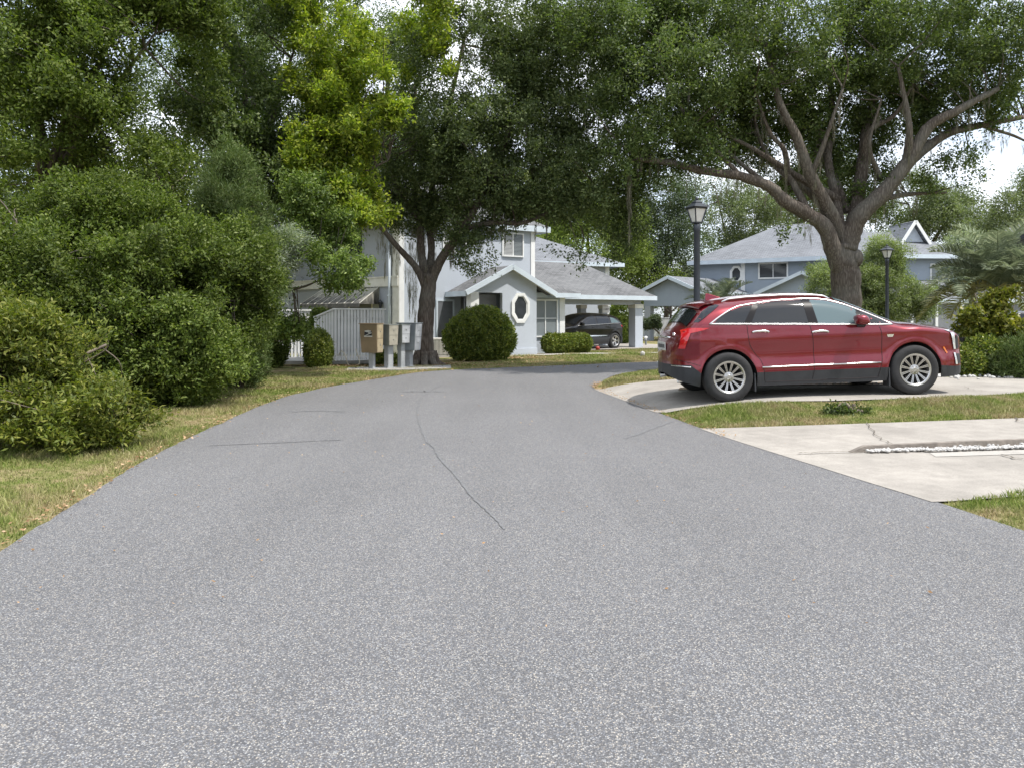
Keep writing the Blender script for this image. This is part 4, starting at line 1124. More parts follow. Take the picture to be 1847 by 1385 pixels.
# little plant and bottle seen in the octagon
# porch gable roof, its ridge running back to the main wall
ro = MB(); fv, bv = pv-.20, -.001
L0, RZ, R0_ = (UA-2.05, 2.47), (UA, 3.52), (UA+2.05, 2.47)
ro.slab([(L0[0],fv,L0[1]),(L0[0],bv,L0[1]),(RZ[0],bv,RZ[1]),(RZ[0],fv,RZ[1])], .09)
ro.slab([(R0_[0],fv,R0_[1]),(RZ[0],fv,RZ[1]),(RZ[0],bv,RZ[1]),(R0_[0],bv,R0_[1])], .09)
pr = ro.build('porch_roof', M['shingle'], house)
b = MB()
for (a, z1), (c_, z2) in (((L0[0]-.02,L0[1]-.06),(RZ[0],RZ[1]-.06)),((RZ[0],RZ[1]-.06),(R0_[0]+.02,R0_[1]-.06))):
    b.beam((a,fv-.02,z1),(c_,fv-.02,z2), .05, .20, (0,0,1))
b.beam((L0[0]-.02,fv,L0[1]-.08),(L0[0]-.02,bv,L0[1]-.08), .05, .20); b.beam((R0_[0]+.02,fv,R0_[1]-.08),(R0_[0]+.02,-.7,R0_[1]-.08), .05, .20)
b.build('barge_board', M['fascia'], pr)
MB().add([(L0[0],fv+.02,L0[1]-.12),(RZ[0],fv+.02,RZ[1]-.13),(RZ[0],pv,RZ[1]-.13),(L0[0],pv,L0[1]-.12),(R0_[0],fv+.02,R0_[1]-.12),(R0_[0],pv,R0_[1]-.12)], [(0,1,2,3),(1,4,5,2)]).build('soffit', M['trim_cream'], pr)
# bay to the right of the porch
BU0, BU1, BV = 5.30, 7.27, -.62
MB().prism([(BU0+.001,BV),(BU1,BV),(BU1,5.5),(6.151,5.5),(6.151,.001),(BU0+.001,.001)], -.3, 2.45).build('wall', M['stucco'], house)
t = MB(); t.box(BU1-.24, BU1+.025, BV-.03, BV, -.05, 2.38); t.box(BU1, BU1+.03, BV, BV+.22, -.05, 2.38); t.build('corner_board', M['trim'], house)
g = window(house, 5.72, 6.86, BV, .72, 2.18, 2, 2, 'blind_dim')
br = MB(); bz = 2.50
br.slab([(5.5,BV-.42,bz),(7.78,BV-.42,bz),(6.3,.0,3.08),(5.0,.0,3.08)], .09); br.slab([(7.78,BV-.42,bz),(7.78,1.2,bz),(6.3,.0,3.08)], .09)
bb = br.build('bay_roof', M['shingle'], house)
f = MB(); f.beam((5.55,BV-.44,bz-.10),(7.80,BV-.44,bz-.10), .05, .19); f.beam((7.80,BV-.44,bz-.10),(7.80,1.2,bz-.10), .05, .19); f.build('fascia', M['fascia'], bb)
MB().box(5.5,7.75,BV-.40,BV-.002,bz-.14,bz-.10).build('soffit', M['trim_cream'], bb)
# carport: long front slope, hipped right end
cz = 2.50
cr = MB(); CA, CB, CC, CD = (6.9,.95,cz),(13.96,.95,cz),(13.96,7.6,cz),(6.16,7.6,cz)
k0, k1 = (6.155,4.2,4.22),(11.9,4.2,4.22)
cr.slab([CA,CB,k1,k0,(6.155,1.4,2.75)], .09); cr.slab([CB,CC,k1], .09); cr.slab([CC,CD,k0,k1], .09)
cpr = cr.build('carport_roof', M['shingle'], house)
f = MB()
for a, b_ in ((CA,CB),(CB,CC),(CC,CD)): f.beam((a[0],a[1],a[2]-.09),(b_[0],b_[1],b_[2]-.09), .06, .20)
f.build('fascia', M['fascia'], cpr)
MB().box(7.3,13.85,1.02,7.5,cz-.16,cz-.12).build('ceiling', M['trim_cream'], cpr)
bm_ = MB(); bm_.box(7.29,13.3,1.35,1.62,2.08,cz-.165); bm_.box(13.05,13.3,1.62,7.3,2.2,cz-.165); bm_.box(7.29,13.05,7.0,7.25,2.2,cz-.165); bm_.build('carport_beam', M['stucco_grey'], house)
MB().box(7.271,7.33,-.4,5.5,-.1,2.4).build('carport_wall', M['dark_open'], house)  # grey skin over the bay wall, carrying the carport's shade
for (u, v) in ((13.1,1.5),(13.4,4.4),(12.0,4.4)):
    c = MB(); hw = .24 if v < 3 else .17
    c.box(u-hw,u+hw,v-hw,v+hw,-.3,2.10); c.build('carport_column', M['stucco'], house)
    MB().box(u-hw-.03,u+hw+.03,v-hw-.03,v+hw+.03,1.93,2.12).build('column_cap', M['trim_cream'], house)
# the numbers on the far column
sgn_b = MB().box(13.18,13.62,4.16,4.195,1.72,2.05).build('number_board', M['trim'], house)
flat_text('11897', .14, M['ink'], sgn_b, Matrix.Translation((13.40,4.155,1.89)) @ Matrix.Rotation(R(90),4,'X'), 'house_number', .002)

# things round the white house
ac = thing('air_conditioner', 'pale louvred air conditioning unit between oak trunk and round bush', 'air conditioner', (-2.85, 28.9, -.06), R(32))
MB().box(-.40,.40,-.40,.40,0,.08).build('base', M['pad'], ac)
MB().box(-.33,.33,-.33,.33,.08,.66).build('cabinet', M['rim_dark'], ac)
lo = MB()
for k in range(13):
    x = -.33 + .66*k/12
    for y in (-.345,.345): lo.box(x-.014,x+.014,y-.012,y+.012,.10,.66)
    for xx in (-.345,.345): lo.box(xx-.012,xx+.012,x-.014,x+.014,.10,.66)
lo.build('louvre', M['ac'], ac); MB().box(-.37,.37,-.37,.37,.66,.72).build('lid', M['ac'], ac, bevel=.01)

def board_fence(name, label, a, b, z0, z1, n, group=None, turn=None):
    """upright boards from a to b with a cap rail, posts and a skirt"""
    a = Vector(a); b = Vector(b); d = (b-a); L = d.length; yaw = math.atan2(d.y, d.x)
    t = thing(name, label, 'fence', (a.x, a.y, z0), yaw, group)
    h = z1 - z0; m = MB(); w = L/n; rr = random.Random(n)
    for k in range(n):
        j = rr.uniform(-.006,.006)
        m.box(k*w+.017, (k+1)*w-.017, -.012+j, .012+j, rr.uniform(-.02,.02), h-.03)
    if turn:
        for k in range(7):
            f0, f1 = k/7, (k+1)/7
            zz = h - .03 - .26*f0
            p0, p1 = Vector((turn[0]*f0, turn[1]*f0)), Vector((turn[0]*f1, turn[1]*f1)); q = (p1-p0)*.06
            m.add([(p0.x+q.x,p0.y+q.y,0),(p1.x-q.x,p1.y-q.y,0),(p1.x-q.x,p1.y-q.y,zz-.03),(p0.x+q.x,p0.y+q.y,zz)], [(0,1,2,3)])
    m.build('boards', M['fence_white'], t)
    r = MB(); r.box(-.02,L+.02,-.055,.055,h-.03,h+.015)
    if turn: r.beam((0,0,h-.01),(turn[0],turn[1],h-.27), .10, .045)
    r.build('cap_rail', M['fence_white'], t, bevel=.006)
    r = MB(); r.box(0,L,.03,.07,.30,.39); r.box(0,L,.03,.07,h-.35,h-.26); r.build('back_rail', M['deck'], t)
    return t
board_fence('board_fence', 'white upright board fence beside the tan mailbox locker', (PX(602,23.6),23.6,0), (PX(694,24.7),24.7,0), .10, 1.70, 16, None, (-.42,.50))
board_fence('board_fence', 'white upright board fence half hidden behind the clipped bushes', (PX(470,25.9),25.9,0), (PX(577,26.4),26.4,0), .06, 1.68, 18)
deck = thing('wooden_deck', 'low grey wooden deck carrying the white board fences', 'deck', (PX(590,24.3), 24.3, 0), R(8))
k = MB()
for i in range(11): k.box(-3.2, 2.1, -.55+.29*i, -.55+.29*i+.275, .035, .075)
k.build('deck_boards', M['deck'], deck)
k = MB(); k.box(-3.2,2.1,-.60,-.555,.0,.10); k.box(-3.25,-3.2,-.6,2.6,.0,.10); k.box(2.1,2.15,-.6,2.6,.0,.10); k.build('skirt_board', M['deck'], deck)
for x in (-2.9,-1.4,.05,1.0,1.95):
    MB().box(x-.05,x+.05,-.53,-.43,-.45,.03).build('deck_post', M['box_tan'], deck)
pp = thing('garden_hose', 'cream hose pipe looped over the ground under the deck edge', 'hose', (PX(622,23.0), 23.0, -.02))
MB().tube(spline([(-.25,.3,.30),(-.12,.1,.45),(.02,-.05,.33),(.12,-.1,.06),(.3,-.05,.02),(.42,.1,.10),(.30,.25,.42),(.25,.4,.5)], 40), .014, 6).build('pipe', M['pipe'], pp, smooth=True)

# ------------------------------------------------------------------ second white block behind the carport
nb = thing('rear_house', 'grey roofed white house rising behind the carport roof', 'house', (PX(1098,48.5), 48.5, -.06), R(20))
MB().box(-9,0,0,8,-.3,4.9).build('wall', M['stucco_grey'], nb)
q = MB(); e = 4.85; q.slab([(-9.6,-.6,e),(.75,-.6,e),(-3.9,3.9,6.95),(-8,3.9,6.95)], .1); q.slab([(.75,-.6,e),(.75,8.6,e),(-3.9,3.9,6.95)], .1)
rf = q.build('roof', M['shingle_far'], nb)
f = MB(); f.beam((-9.6,-.62,e-.1),(.77,-.62,e-.1), .05, .24); f.beam((.77,-.62,e-.1),(.77,8.6,e-.1), .05, .24); f.build('fascia', M['fascia'], rf)
t = MB(); t.box(-.25,.03,-.035,0,-.1,4.7); t.box(0,.035,0,.25,-.1,4.7); t.build('corner_board', M['trim'], nb)
window(nb, -3.2, -2.0, 0, 3.4, 4.4)

# ------------------------------------------------------------------ blue house
BHX, BHY, BHR = 15.0, 50.0, R(-32)
bh = thing('blue_house', 'blue two storey house with grey hipped roof behind the big oak', 'house', (BHX, BHY, GZ), BHR)
MB().prism([(-2.9,0),(7.6,0),(7.6,9),(-2.9,9)], -.3, 5.25).build('wall', M['stucco_blue'], bh)
q = MB(); e = 5.18; ra, rb = (1.2,4.6,7.85),(6.0,4.6,7.85)
q.slab([(-3.5,-.6,e),(8.3,-.6,e),rb,ra], .1); q.slab([(8.3,-.6,e),(8.3,9.6,e),rb], .1); q.slab([(8.3,9.6,e),(-3.5,9.6,e),ra,rb], .1); q.slab([(-3.5,9.6,e),(-3.5,-.6,e),ra], .1)
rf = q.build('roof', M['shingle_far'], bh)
f = MB(); f.beam((-3.5,-.62,e-.1),(8.3,-.62,e-.1), .05, .26); f.beam((-3.52,-.6,e-.1),(-3.52,9.6,e-.1), .05, .26); f.build('fascia', M['fascia'], rf)
MB().box(-.12,.14,-.04,0,3.0,5.0).build('corner_board', M['trim'], bh)
g = window(bh, 1.08, 2.75, 0, 4.02, 4.88, 2, 1, 'window_glass', .09)
oc_u, oc_z = -.42, 4.28
oa, ob = .26, .40
ow = vface([octo(oa, ob)], -.015, -.003).build('octagonal_window', M['window_glass'], bh)
ring = MB(); o1, o2 = octo(oa+.15, ob+.16), octo(oa, ob)
for i in range(8):
    j = (i+1) % 8
    ring.add([(o1[i][0],-.002,o1[i][1]),(o1[j][0],-.002,o1[j][1]),(o1[j][0],-.06,o1[j][1]),(o1[i][0],-.06,o1[i][1]),(o2[j][0],-.06,o2[j][1]),(o2[i][0],-.06,o2[i][1]),(o2[j][0],-.002,o2[j][1]),(o2[i][0],-.002,o2[i][1])], [(0,1,2,3),(3,2,4,5),(5,4,6,7)])
ring.build('window_frame', M['trim'], ow, fixn=True)
# lower gabled wing in front
wv = -2.6
wg = vface([[(1.9,-.3),(6.6,-.3),(6.6,3.0),(4.25,4.05),(1.9,3.0)]], wv, wv+.2); wg.box(1.9,2.1,wv+.2,-.001,-.3,3.0); wg.box(6.4,6.6,wv+.2,-.001,-.3,3.0)
wg.build('wall', M['stucco_blue'], bh)
q = MB(); q.slab([(1.5,wv-.4,2.92),(4.25,wv-.4,4.18),(4.25,-.002,4.18),(1.5,-.002,2.92)], .1); q.slab([(7.0,wv-.4,2.92),(7.0,-.002,2.92),(4.25,-.002,4.18),(4.25,wv-.4,4.18)], .1)
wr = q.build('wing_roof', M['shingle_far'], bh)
f = MB(); f.beam((1.48,wv-.42,2.86),(4.25,wv-.42,4.12), .05, .2); f.beam((4.25,wv-.42,4.12),(7.02,wv-.42,2.86), .05, .2); f.build('barge_board', M['fascia'], wr)

# blue carport nearer the road
bc = thing('blue_carport', 'blue gabled carport standing left of the blue house', 'carport', (PX(1211,47.5), 47.5, GZ), R(-45))
def bcg(x): return 3.05 + .98*(1-abs(x)/2.35)
# gable face in local axes: x across the face, y into the building, placed so that the face looks to the lower left
wl_ = vface([[(-2.05,2.18),(2.05,2.18),(2.05,3.02),(0,3.92),(-2.05,3.02)]], 0, .2)
wl_.build('gable_wall', M['stucco_blue'], bc)
q = MB(); q.slab([(-2.4,-.4,3.02),(0,-.4,4.02),(0,7.0,4.02),(-2.4,7.0,3.02)], .09); q.slab([(2.4,-.4,3.02),(2.4,9.4,3.02),(0,7.0,4.02),(0,-.4,4.02)], .09); q.slab([(2.4,9.4,3.02),(-2.4,9.4,3.02),(0,7.0,4.02)], .09)
rf = q.build('roof', M['shingle_far'], bc)
f = MB(); f.beam((-2.42,-.42,2.95),(0,-.42,3.95), .05, .2); f.beam((0,-.42,3.95),(2.42,-.42,2.95), .05, .2); f.beam((2.42,-.4,2.95),(2.42,9.4,2.95), .05, .2); f.build('barge_board', M['fascia'], rf)
k = MB(); k.box(1.85,2.05,.2,9,2.18,2.95); k.box(-2.05,-1.85,.2,9,2.18,2.95); k.build('beam', M['stucco_blue'], bc)
for (x, y) in ((-1.8,.2),(1.8,.2),(-1.8,4.5),(1.8,4.5),(1.8,8.6)):
    MB().box(x-.22,x+.22,y-.20,y+.22,-.3,2.175).build('column', M['stucco_grey'], bc)
# right part of the blue house, with a screened porch in front
b2 = thing('gabled_house', 'pale blue house with small roof gable and screened porch behind the palm', 'house', (PX(1606,51), 50.0, GZ), R(6))
MB().box(-2.5,4.6,0,8,-.3,5.55).build('wall', M['stucco_blue'], b2)
q = MB(); e = 5.5; ra, rb = (-.5,3.6,7.75),(2.2,3.6,7.4)
q.slab([(-3,-.6,e),(5.2,-.6,e),(2.6,3.6,7.4),(-.4,3.6,7.4)], .1); q.slab([(5.2,-.6,e),(5.2,8.6,e),(2.6,3.6,7.4)], .1); q.slab([(-3,8.6,e),(-3,-.6,e),(-.4,3.6,7.4)], .1)
rf = q.build('roof', M['shingle_far'], b2)
f = MB(); f.beam((-3,-.62,e-.1),(5.2,-.62,e-.1), .05, .26); f.beam((5.22,-.6,e-.1),(5.22,8.6,e-.1), .05, .26); f.build('fascia', M['fascia'], rf)
gp_ = vface([[(1.35,6.55),(2.85,6.55),(2.1,7.72)]], 1.6, 3.4); gp_.build('roof_gable', M['stucco'], b2)
q = MB(); q.slab([(1.05,1.3,6.4),(2.1,1.3,7.95),(2.1,4.2,7.95),(1.05,4.2,6.4)], .1); q.slab([(3.15,1.3,6.4),(3.15,4.2,6.4),(2.1,4.2,7.95),(2.1,1.3,7.95)], .1)
gr_ = q.build('gable_roof', M['shingle_far'], b2)
f = MB(); f.beam((1.05,1.28,6.36),(2.1,1.28,7.91), .06, .2); f.beam((2.1,1.28,7.91),(3.15,1.28,6.36), .06, .2); f.build('barge_board', M['trim'], gr_)
window(b2, 2.3, 3.5, 0, 3.8, 4.9, 2, 1, 'blind_dim', .08)
# porch
q = MB(); q.slab([(-3,-3.4,2.55),(6.2,-3.4,2.55),(6.2,-.002,3.9),(-3,-.002,3.9)], .1); prf = q.build('porch_roof', M['shingle_far'], b2)
MB().beam((-3,-3.42,2.48),(6.2,-3.42,2.48), .05, .2).build('fascia', M['fascia'], prf)
po = MB()
for x in (-2.9,-1.2,.4,2.1,3.6,4.9,6.1): po.box(x-.08,x+.08,-3.3,-3.14,-.2,2.45)
po.box(-2.9,6.1,-3.27,-3.17,.55,.68); po.box(-2.9,6.1,-3.29,-3.15,2.3,2.44); po.build('porch_frame', M['trim'], b2)
MB().box(-2.9,6.1,-3.22,-3.20,-.1,2.3).build('porch_screen_and_shade', M['dark_open'], b2)
MB().box(3.66,6.1,-3.26,-3.225,-.1,.60).build('porch_panel', M['stucco'], b2)
# neighbour on the far right: only an eave corner shows
n3 = thing('grey_house', 'dark grey eave of a house at the far right edge', 'house', (18.0, 26.3, 0), R(-37))
MB().box(0,8,0,8,-.3,4.1).build('wall', M['stucco_blue'], n3)
q = MB(); q.slab([(-1.1,-.7,4.35),(9,-.7,4.35),(9,4,6.4),(2.6,4,6.4)], .12); q.slab([(-1.1,9,4.35),(-1.1,-.7,4.35),(2.6,4,6.4)], .12)
rf = q.build('roof', M['shingle'], n3); f = MB(); f.beam((-1.1,-.72,4.2),(9,-.72,4.2), .05, .24); f.beam((-1.12,-.7,4.2),(-1.12,9,4.2), .05, .24); f.build('fascia', M['post'], rf)
window(n3, 1.0, 2.4, 0, 2.4, 3.6)

# white vinyl fence seen between the columns
vf = thing('vinyl_fence', 'white vinyl panel fence beyond the carport columns', 'fence', (PX(1150,56), 56, GZ), R(2))
MB().box(-8,9,0,.04,.05,1.45).build('panel', M['vinyl'], vf)
for k in range(8): 
    c = MB().box(-8+2.4*k-.07,-8+2.4*k+.07,-.05,.09,-.1,1.6); c.frustum(-8+2.4*k,.02,1.6,1.68,.09,.09,.02,.02); c.build('fence_post', M['vinyl'], vf)
k = MB(); k.box(-8,9,-.02,.06,1.40,1.47); k.box(-8,9,-.02,.06,.05,.15); k.build('rail', M['vinyl'], vf)
# pool of small things on the lawn and drive
bl_ = thing('rubber_ball', 'small red ball lying beside the black crossover', 'ball', (PX(1078,34.2), 34.2, -.045))
bm = bmesh.new(); bmesh.ops.create_uvsphere(bm, u_segments=20, v_segments=12, radius=.10); bm.verts.index_update()
m_ = MB(); m_.v = [(v.co.x, v.co.y, v.co.z+.10) for v in bm.verts]; m_.f = [[v.index for v in f.verts] for f in bm.faces]; bm.free()
m_.build('ball', M['ball_red'], bl_, smooth=True)
wr_ = rocks('white_rock', np.array([[PX(1159,29.8), 29.8, .02]]), .15, M['stone'], 'single white rock on the lawn near the carport column', 9)
wr_['kind'] = 'thing'; wr_['category'] = 'rock'
bo = thing('garden_light', 'short bollard light on the far lawn between the columns', 'garden light', (PX(1165,40.5), 40.5, -.05))
MB().lathe([(.05,0),(.05,.32),(.0,.32)], 12).build('post', M['box_grey'], bo); MB().lathe([(.0,.30),(.06,.30),(.06,.40),(.12,.42),(.0,.50)], 12).build('lamp_head', M['trim'], bo)
# ------------------------------------------------------------------ mailboxes on their pad
S_ = spline([(PX(630,21.1),20.75),(PX(700,21.1),21.0),(PX(760,21.1),21.35),(PX(812,21.1),21.8)], 20)
m = MB()
L_ = [(p[0], p[1]-.35) for p in S_]; U_ = [(p[0]-.1, p[1]+.75) for p in S_]
m.prism(L_ + U_[::-1], -.25, .045); tag(m.build('pavement', M['pad'], None, bevel=.01), 'thin concrete pad under the row of mailboxes', None, kind='structure')
def mailbox(label, px, Y, yaw, w, d, z0, z1, lean, mats, post_w, group='mailbox cabinets by the roadside', door=True):
    """a steel cabinet, narrower at its foot, on a channel post: broad face on -y, narrow lit face on +x"""
    t = thing('mailbox_cabinet', label, 'mailbox', (PX(px, Y), Y, .045), R(yaw), group)
    b = MB()
    t0 = .90
    vs = [(-w*t0,-d*t0,z0),(w*t0,-d*t0,z0),(w*t0,d*t0,z0),(-w*t0,d*t0,z0),(-w,-d,z1),(w,-d,z1),(w,d,z1),(-w,d,z1)]
    vs = [(x + lean*(z-z0), y, z) for x, y, z in vs]
    b.add(vs, [(0,3,2,1),(4,5,6,7),(0,1,5,4),(1,2,6,5),(2,3,7,6),(3,0,4,7)]); b.build('cabinet', M[mats[0]], t, bevel=.008)
    # doors on the narrow face, its sunlit tone put into their paler colours
    def P(fy, fz, o):                                   # a point on the +x face
        z = z0 + (z1-z0)*fz; k = t0 + (1-t0)*fz
        return (w*k + lean*(z-z0) + o, (2*fy-1)*d*k, z)
    dm = MB()
    for (f0, f1) in ((.02,.49),(.51,.98)):
        for (g0, g1) in (((.03,.97),) if d < .2 else ((.03,.49),(.51,.97))):
            q = [P(g0,f0,.002),P(g1,f0,.002),P(g1,f1,.002),P(g0,f1,.002)]; q2 = [P(g0,f0,.012),P(g1,f0,.012),P(g1,f1,.012),P(g0,f1,.012)]
            dm.add(q+q2, [(4,5,6,7),(0,1,5,4),(1,2,6,5),(2,3,7,6),(3,0,4,7)])
    dr = dm.build('door', M[mats[1]], t)
    lk = MB()
    for f in (.28,.74):
        for g in ((.5,) if d < .2 else (.25,.75)):
            a = P(g,f,.013); lk.box(a[0]-.004,a[0]+.010,a[1]-.012,a[1]+.012,a[2]-.016,a[2]+.016)
    lk.build('lock', M['box_grey'], dr)
    # folded lid edge
    li = MB(); o = lean*(z1-z0); li.box(o-w-.02,o+w+.02,-d-.02,d+.02,z1,z1+.022); li.build('lid', M[mats[0]], t, bevel=.005)
    p = MB(); pw = post_w/2
    p.box(-pw,pw,-pw,-pw+.015,0,z0); p.box(-pw,pw,pw-.015,pw,0,z0); p.box(-pw,-pw+.015,-pw,pw,0,z0); p.box(pw-.03,pw,-pw-.003,pw+.003,0,z0)
    p.box(-pw-.05,pw+.05,-pw-.05,pw+.05,0,.018); p.build('post', M['box_post'], t)
    return t
mb1 = mailbox('tan steel parcel locker with a dark eagle emblem', 671, 21.0, -22, .275, .16, .43, 1.21, -.03, ('box_brown','box_tan'), .13)
# emblem: dark panel, white sweeping eagle head, red line of small lettering
em = MB().box(-.125,.135,-.1655,-.158,.86,1.09).build('emblem', M['emblem_white'], mb1)
em.location = (-.03, 0.012, 0)
em2 = MB().box(-.11,.12,-.168,-.1658,.895,1.075).build('emblem_panel', M['navy'], em)
ea = MB()
for poly in ([(-.105,1.03),(.02,1.045),(.085,1.03),(.10,1.005),(.02,.99),(-.02,.985),(-.105,1.005)], [(.11,.985),(-.10,.90),(-.06,.90),(.115,.962)], [(.0,.985),(.07,.985),(.095,.965),(.02,.955)]):
    k = len(poly); ea.add([(p[0],-.1692,p[1]) for p in poly], [list(range(k))])
ea.build('eagle', M['emblem_white'], em, fixn=True)
mailbox('beige faced cabinet on the post next to the tan locker', 701, 21.3, -44, .23, .165, .62, 1.18, 0, ('box_grey','box_beige'), .18)
mailbox('small off white cabinet in the middle of the mailbox row', 724, 21.45, -42, .20, .150, .68, 1.18, 0, ('box_grey','box_white'), .15)
mailbox('large slate grey cabinet nearest the oak trunk', 737, 21.85, -26, .32, .17, .46, 1.22, .03, ('box_slate','box_white'), .18)

# ------------------------------------------------------------------ street lamps
def lamp(label, px, Y, ztop):
    t = thing('street_lamp', label, 'street lamp', (PX(px, Y), Y, float(zg(PX(px,Y), Y))), R(22), 'lantern post lamps along the street')
    h = ztop - .53 - t.location.z
    MB().lathe([(.10,0),(.10,.25),(.085,.30),(.066,.34),(.060,h-.16),(.068,h-.14),(.068,h-.03),(.05,h),(0,h)], 20).build('post', M['post'], t, smooth=True)
    z = h; q = .66
    lan = MB(); lan.frustum(0,0,z,z+.03,.105*q,.105*q,.115*q,.115*q)
    for sx in (-1,1):
        for sy in (-1,1): lan.beam((sx*.108*q,sy*.108*q,z+.02),(sx*.200*q,sy*.200*q,z+.29), .022, .022)
    lan.frustum(0,0,z+.285,z+.31,.22*q,.22*q,.23*q,.23*q)
    cage = lan.build('lantern', M['post'], t)
    for k in range(4):
        Mx = Matrix.Rotation(R(90*k),4,'Z')
        MB().add([(-.10*q,-.098*q,z+.03),(.10*q,-.098*q,z+.03),(.19*q,-.19*q,z+.285),(-.19*q,-.19*q,z+.285)], [(0,1,2,3)], Mx).build('glass_pane', M['frost'], cage)
    rf = MB(); rf.frustum(0,0,z+.31,z+.322,.285*q,.285*q,.285*q,.285*q); rf.frustum(0,0,z+.322,z+.405,.27*q,.27*q,.11*q,.11*q); rf.frustum(0,0,z+.405,z+.425,.125*q,.125*q,.12*q,.12*q)
    rf.frustum(0,0,z+.425,z+.46,.10*q,.10*q,.05*q,.05*q); rf.lathe([(.0,z+.455),(.03,z+.475),(.034,z+.495),(.02,z+.525),(0,z+.53)], 12)
    rf.build('lantern_roof', M['post'], cage, bevel=.006)
    return t
lamp('tall blue black lantern post rising behind the rear of the red car', 1257, 15.2, 3.82)
lamp('lantern post rising behind the bonnet of the red car beside the oak', 1600, 28.5, 4.14)

# ------------------------------------------------------------------ foliage
rng = np.random.default_rng(7)
class WaveNoise:
    def __init__(s, seed, freq, n=7):
        r = np.random.default_rng(seed); k = r.normal(size=(n,3)); s.k = k/np.linalg.norm(k,axis=1)[:,None]*freq*r.uniform(.6,1.7,(n,1)); s.p = r.uniform(0,6.28,n)
    def __call__(s, P): return np.sin(P @ s.k.T + s.p).mean(1)*1.6
def unit(v): return v/(np.linalg.norm(v,axis=-1,keepdims=True)+1e-9)
def clusters(blobs, n, seed, shell=.35, rough=.30, freq=1.1, zmin=.05, gap=-9, gfreq=1.0, clump=0.0, per=11):
    """twig-tip points and their outward directions, spread through ellipsoids (x,y,z,rx,ry,rz[,weight])"""
    r = np.random.default_rng(seed); B = np.array([list(b)+[1.0]*(7-len(b)) for b in blobs], float)
    N = n; n = max(8, n//per) if clump else n
    w = B[:,6]*(B[:,3]*B[:,4]*B[:,5])**(2/3); i = r.choice(len(B), n, p=w/w.sum())
    d = unit(r.normal(size=(n,3))); u = r.uniform(0,1,n)
    rad = (shell + (1-shell)*u**.6)
    f1, f2 = WaveNoise(seed+1, freq*1.0), WaveNoise(seed+2, freq*2.6)
    C = B[i,:3] + d*B[i,3:6]
    k = 1 + rough*f1(C) + rough*.6*f2(C)
    P = B[i,:3] + d*B[i,3:6]*(rad*k)[:,None]
    out = unit(d/B[i,3:6])
    keep = P[:,2] > zmin
    if gap > -5: keep &= (WaveNoise(seed+5, gfreq)(P) > gap)
    P, out = P[keep], out[keep]
    if clump:                                            # every point becomes a bough end: a rounded clump of twig tips
        m = len(P); d = unit(r.normal(size=(m,per,3)) + out[:,None]*.55 + np.array([0,0,.25]))
        s = clump*r.uniform(.55,1.35,(m,1,1))
        P = (P[:,None] + d*s*r.uniform(.45,1.0,(m,per,1))*np.array([1,1,.72])).reshape(-1,3)
        out = unit(d*.8 + out[:,None]*.4).reshape(-1,3)
        k = P[:,2] > zmin; P, out = P[k], out[k]
    return P, out
def leaf_cloud(name, C, out, k, cr, L, W, mat, parent, seed, up=.35, droop=0.0, along=.55, flat=.5):
    """k leaves round every twig tip"""
    r = np.random.default_rng(seed); n = len(C)
    ax = unit(out + np.array([0,0,up]) + r.normal(0,.55,(n,3)))                 # twig direction
    t = r.uniform(-1,.6,(n,k,1))
    P = C[:,None,:] + ax[:,None,:]*t*cr*1.5 + r.normal(0,cr*.42,(n,k,3))
    A = unit(ax[:,None,:]*along + unit(r.normal(size=(n,k,3))) + np.array([0,0,-droop]))
    Nn = unit(np.array([0,0,1.0])*flat + r.normal(0,.6,(n,k,3)) + out[:,None,:]*.45)
    S = unit(np.cross(A, Nn)); Nn = np.cross(S, A)
    ll = L*r.uniform(.65,1.25,(n,k,1)); ww = W*r.uniform(.7,1.2,(n,k,1))
    v0 = P; v1 = P + A*ll*.48 - S*ww*.5 + Nn*ww*.14; v2 = P + A*ll - Nn*ll*.08; v3 = P + A*ll*.48 + S*ww*.5 + Nn*ww*.14
    V = np.stack([v0,v1,v2,v3],2).reshape(-1,3)
    return np_mesh(name, V, np.arange(len(V)).reshape(-1,4), mat, parent)
def limb(mb, pts, r0, r1, n=10, seed=0, wob=.04, pw=1.0):
    k = max(10, len(pts)*7); S = spline(pts, k); rr = np.random.default_rng(seed)
    w = np.cumsum(rr.normal(0,1,(k,3)),0); w -= np.linspace(0,1,k)[:,None]*w[-1]; S = S + w*wob*r0*.5
    t = np.linspace(0,1,k)**pw; rad = (r0 + (r1-r0)*t)*(1+rr.normal(0,.035,k))
    mb.tube(S, rad, n); return S
def twigs(mb, starts, C, n, seed, r0=.02, sag=.0, maxd=3.0):
    """thin branches from limbs out to some of the twig tips"""
    r = np.random.default_rng(seed); st = np.array(starts); used = {}
    for i in r.choice(len(C), min(n, len(C)), replace=False):
        c = C[i]; d = np.linalg.norm(st - c, axis=1); j = d.argmin()
        if d[j] > maxd or d[j] < .1 or used.get(j, 0) > 2: continue
        used[j] = used.get(j, 0) + 1
        a = st[j]; m = (a+c)/2 + r.normal(0,.10,3)*d[j] + np.array([0,0,-sag*d[j]])
        S = spline([a, m, c], 8); mb.tube(S, np.linspace(r0*min(1.6, .5+d[j]*.25), r0*.25, 8), 5, cap=False)

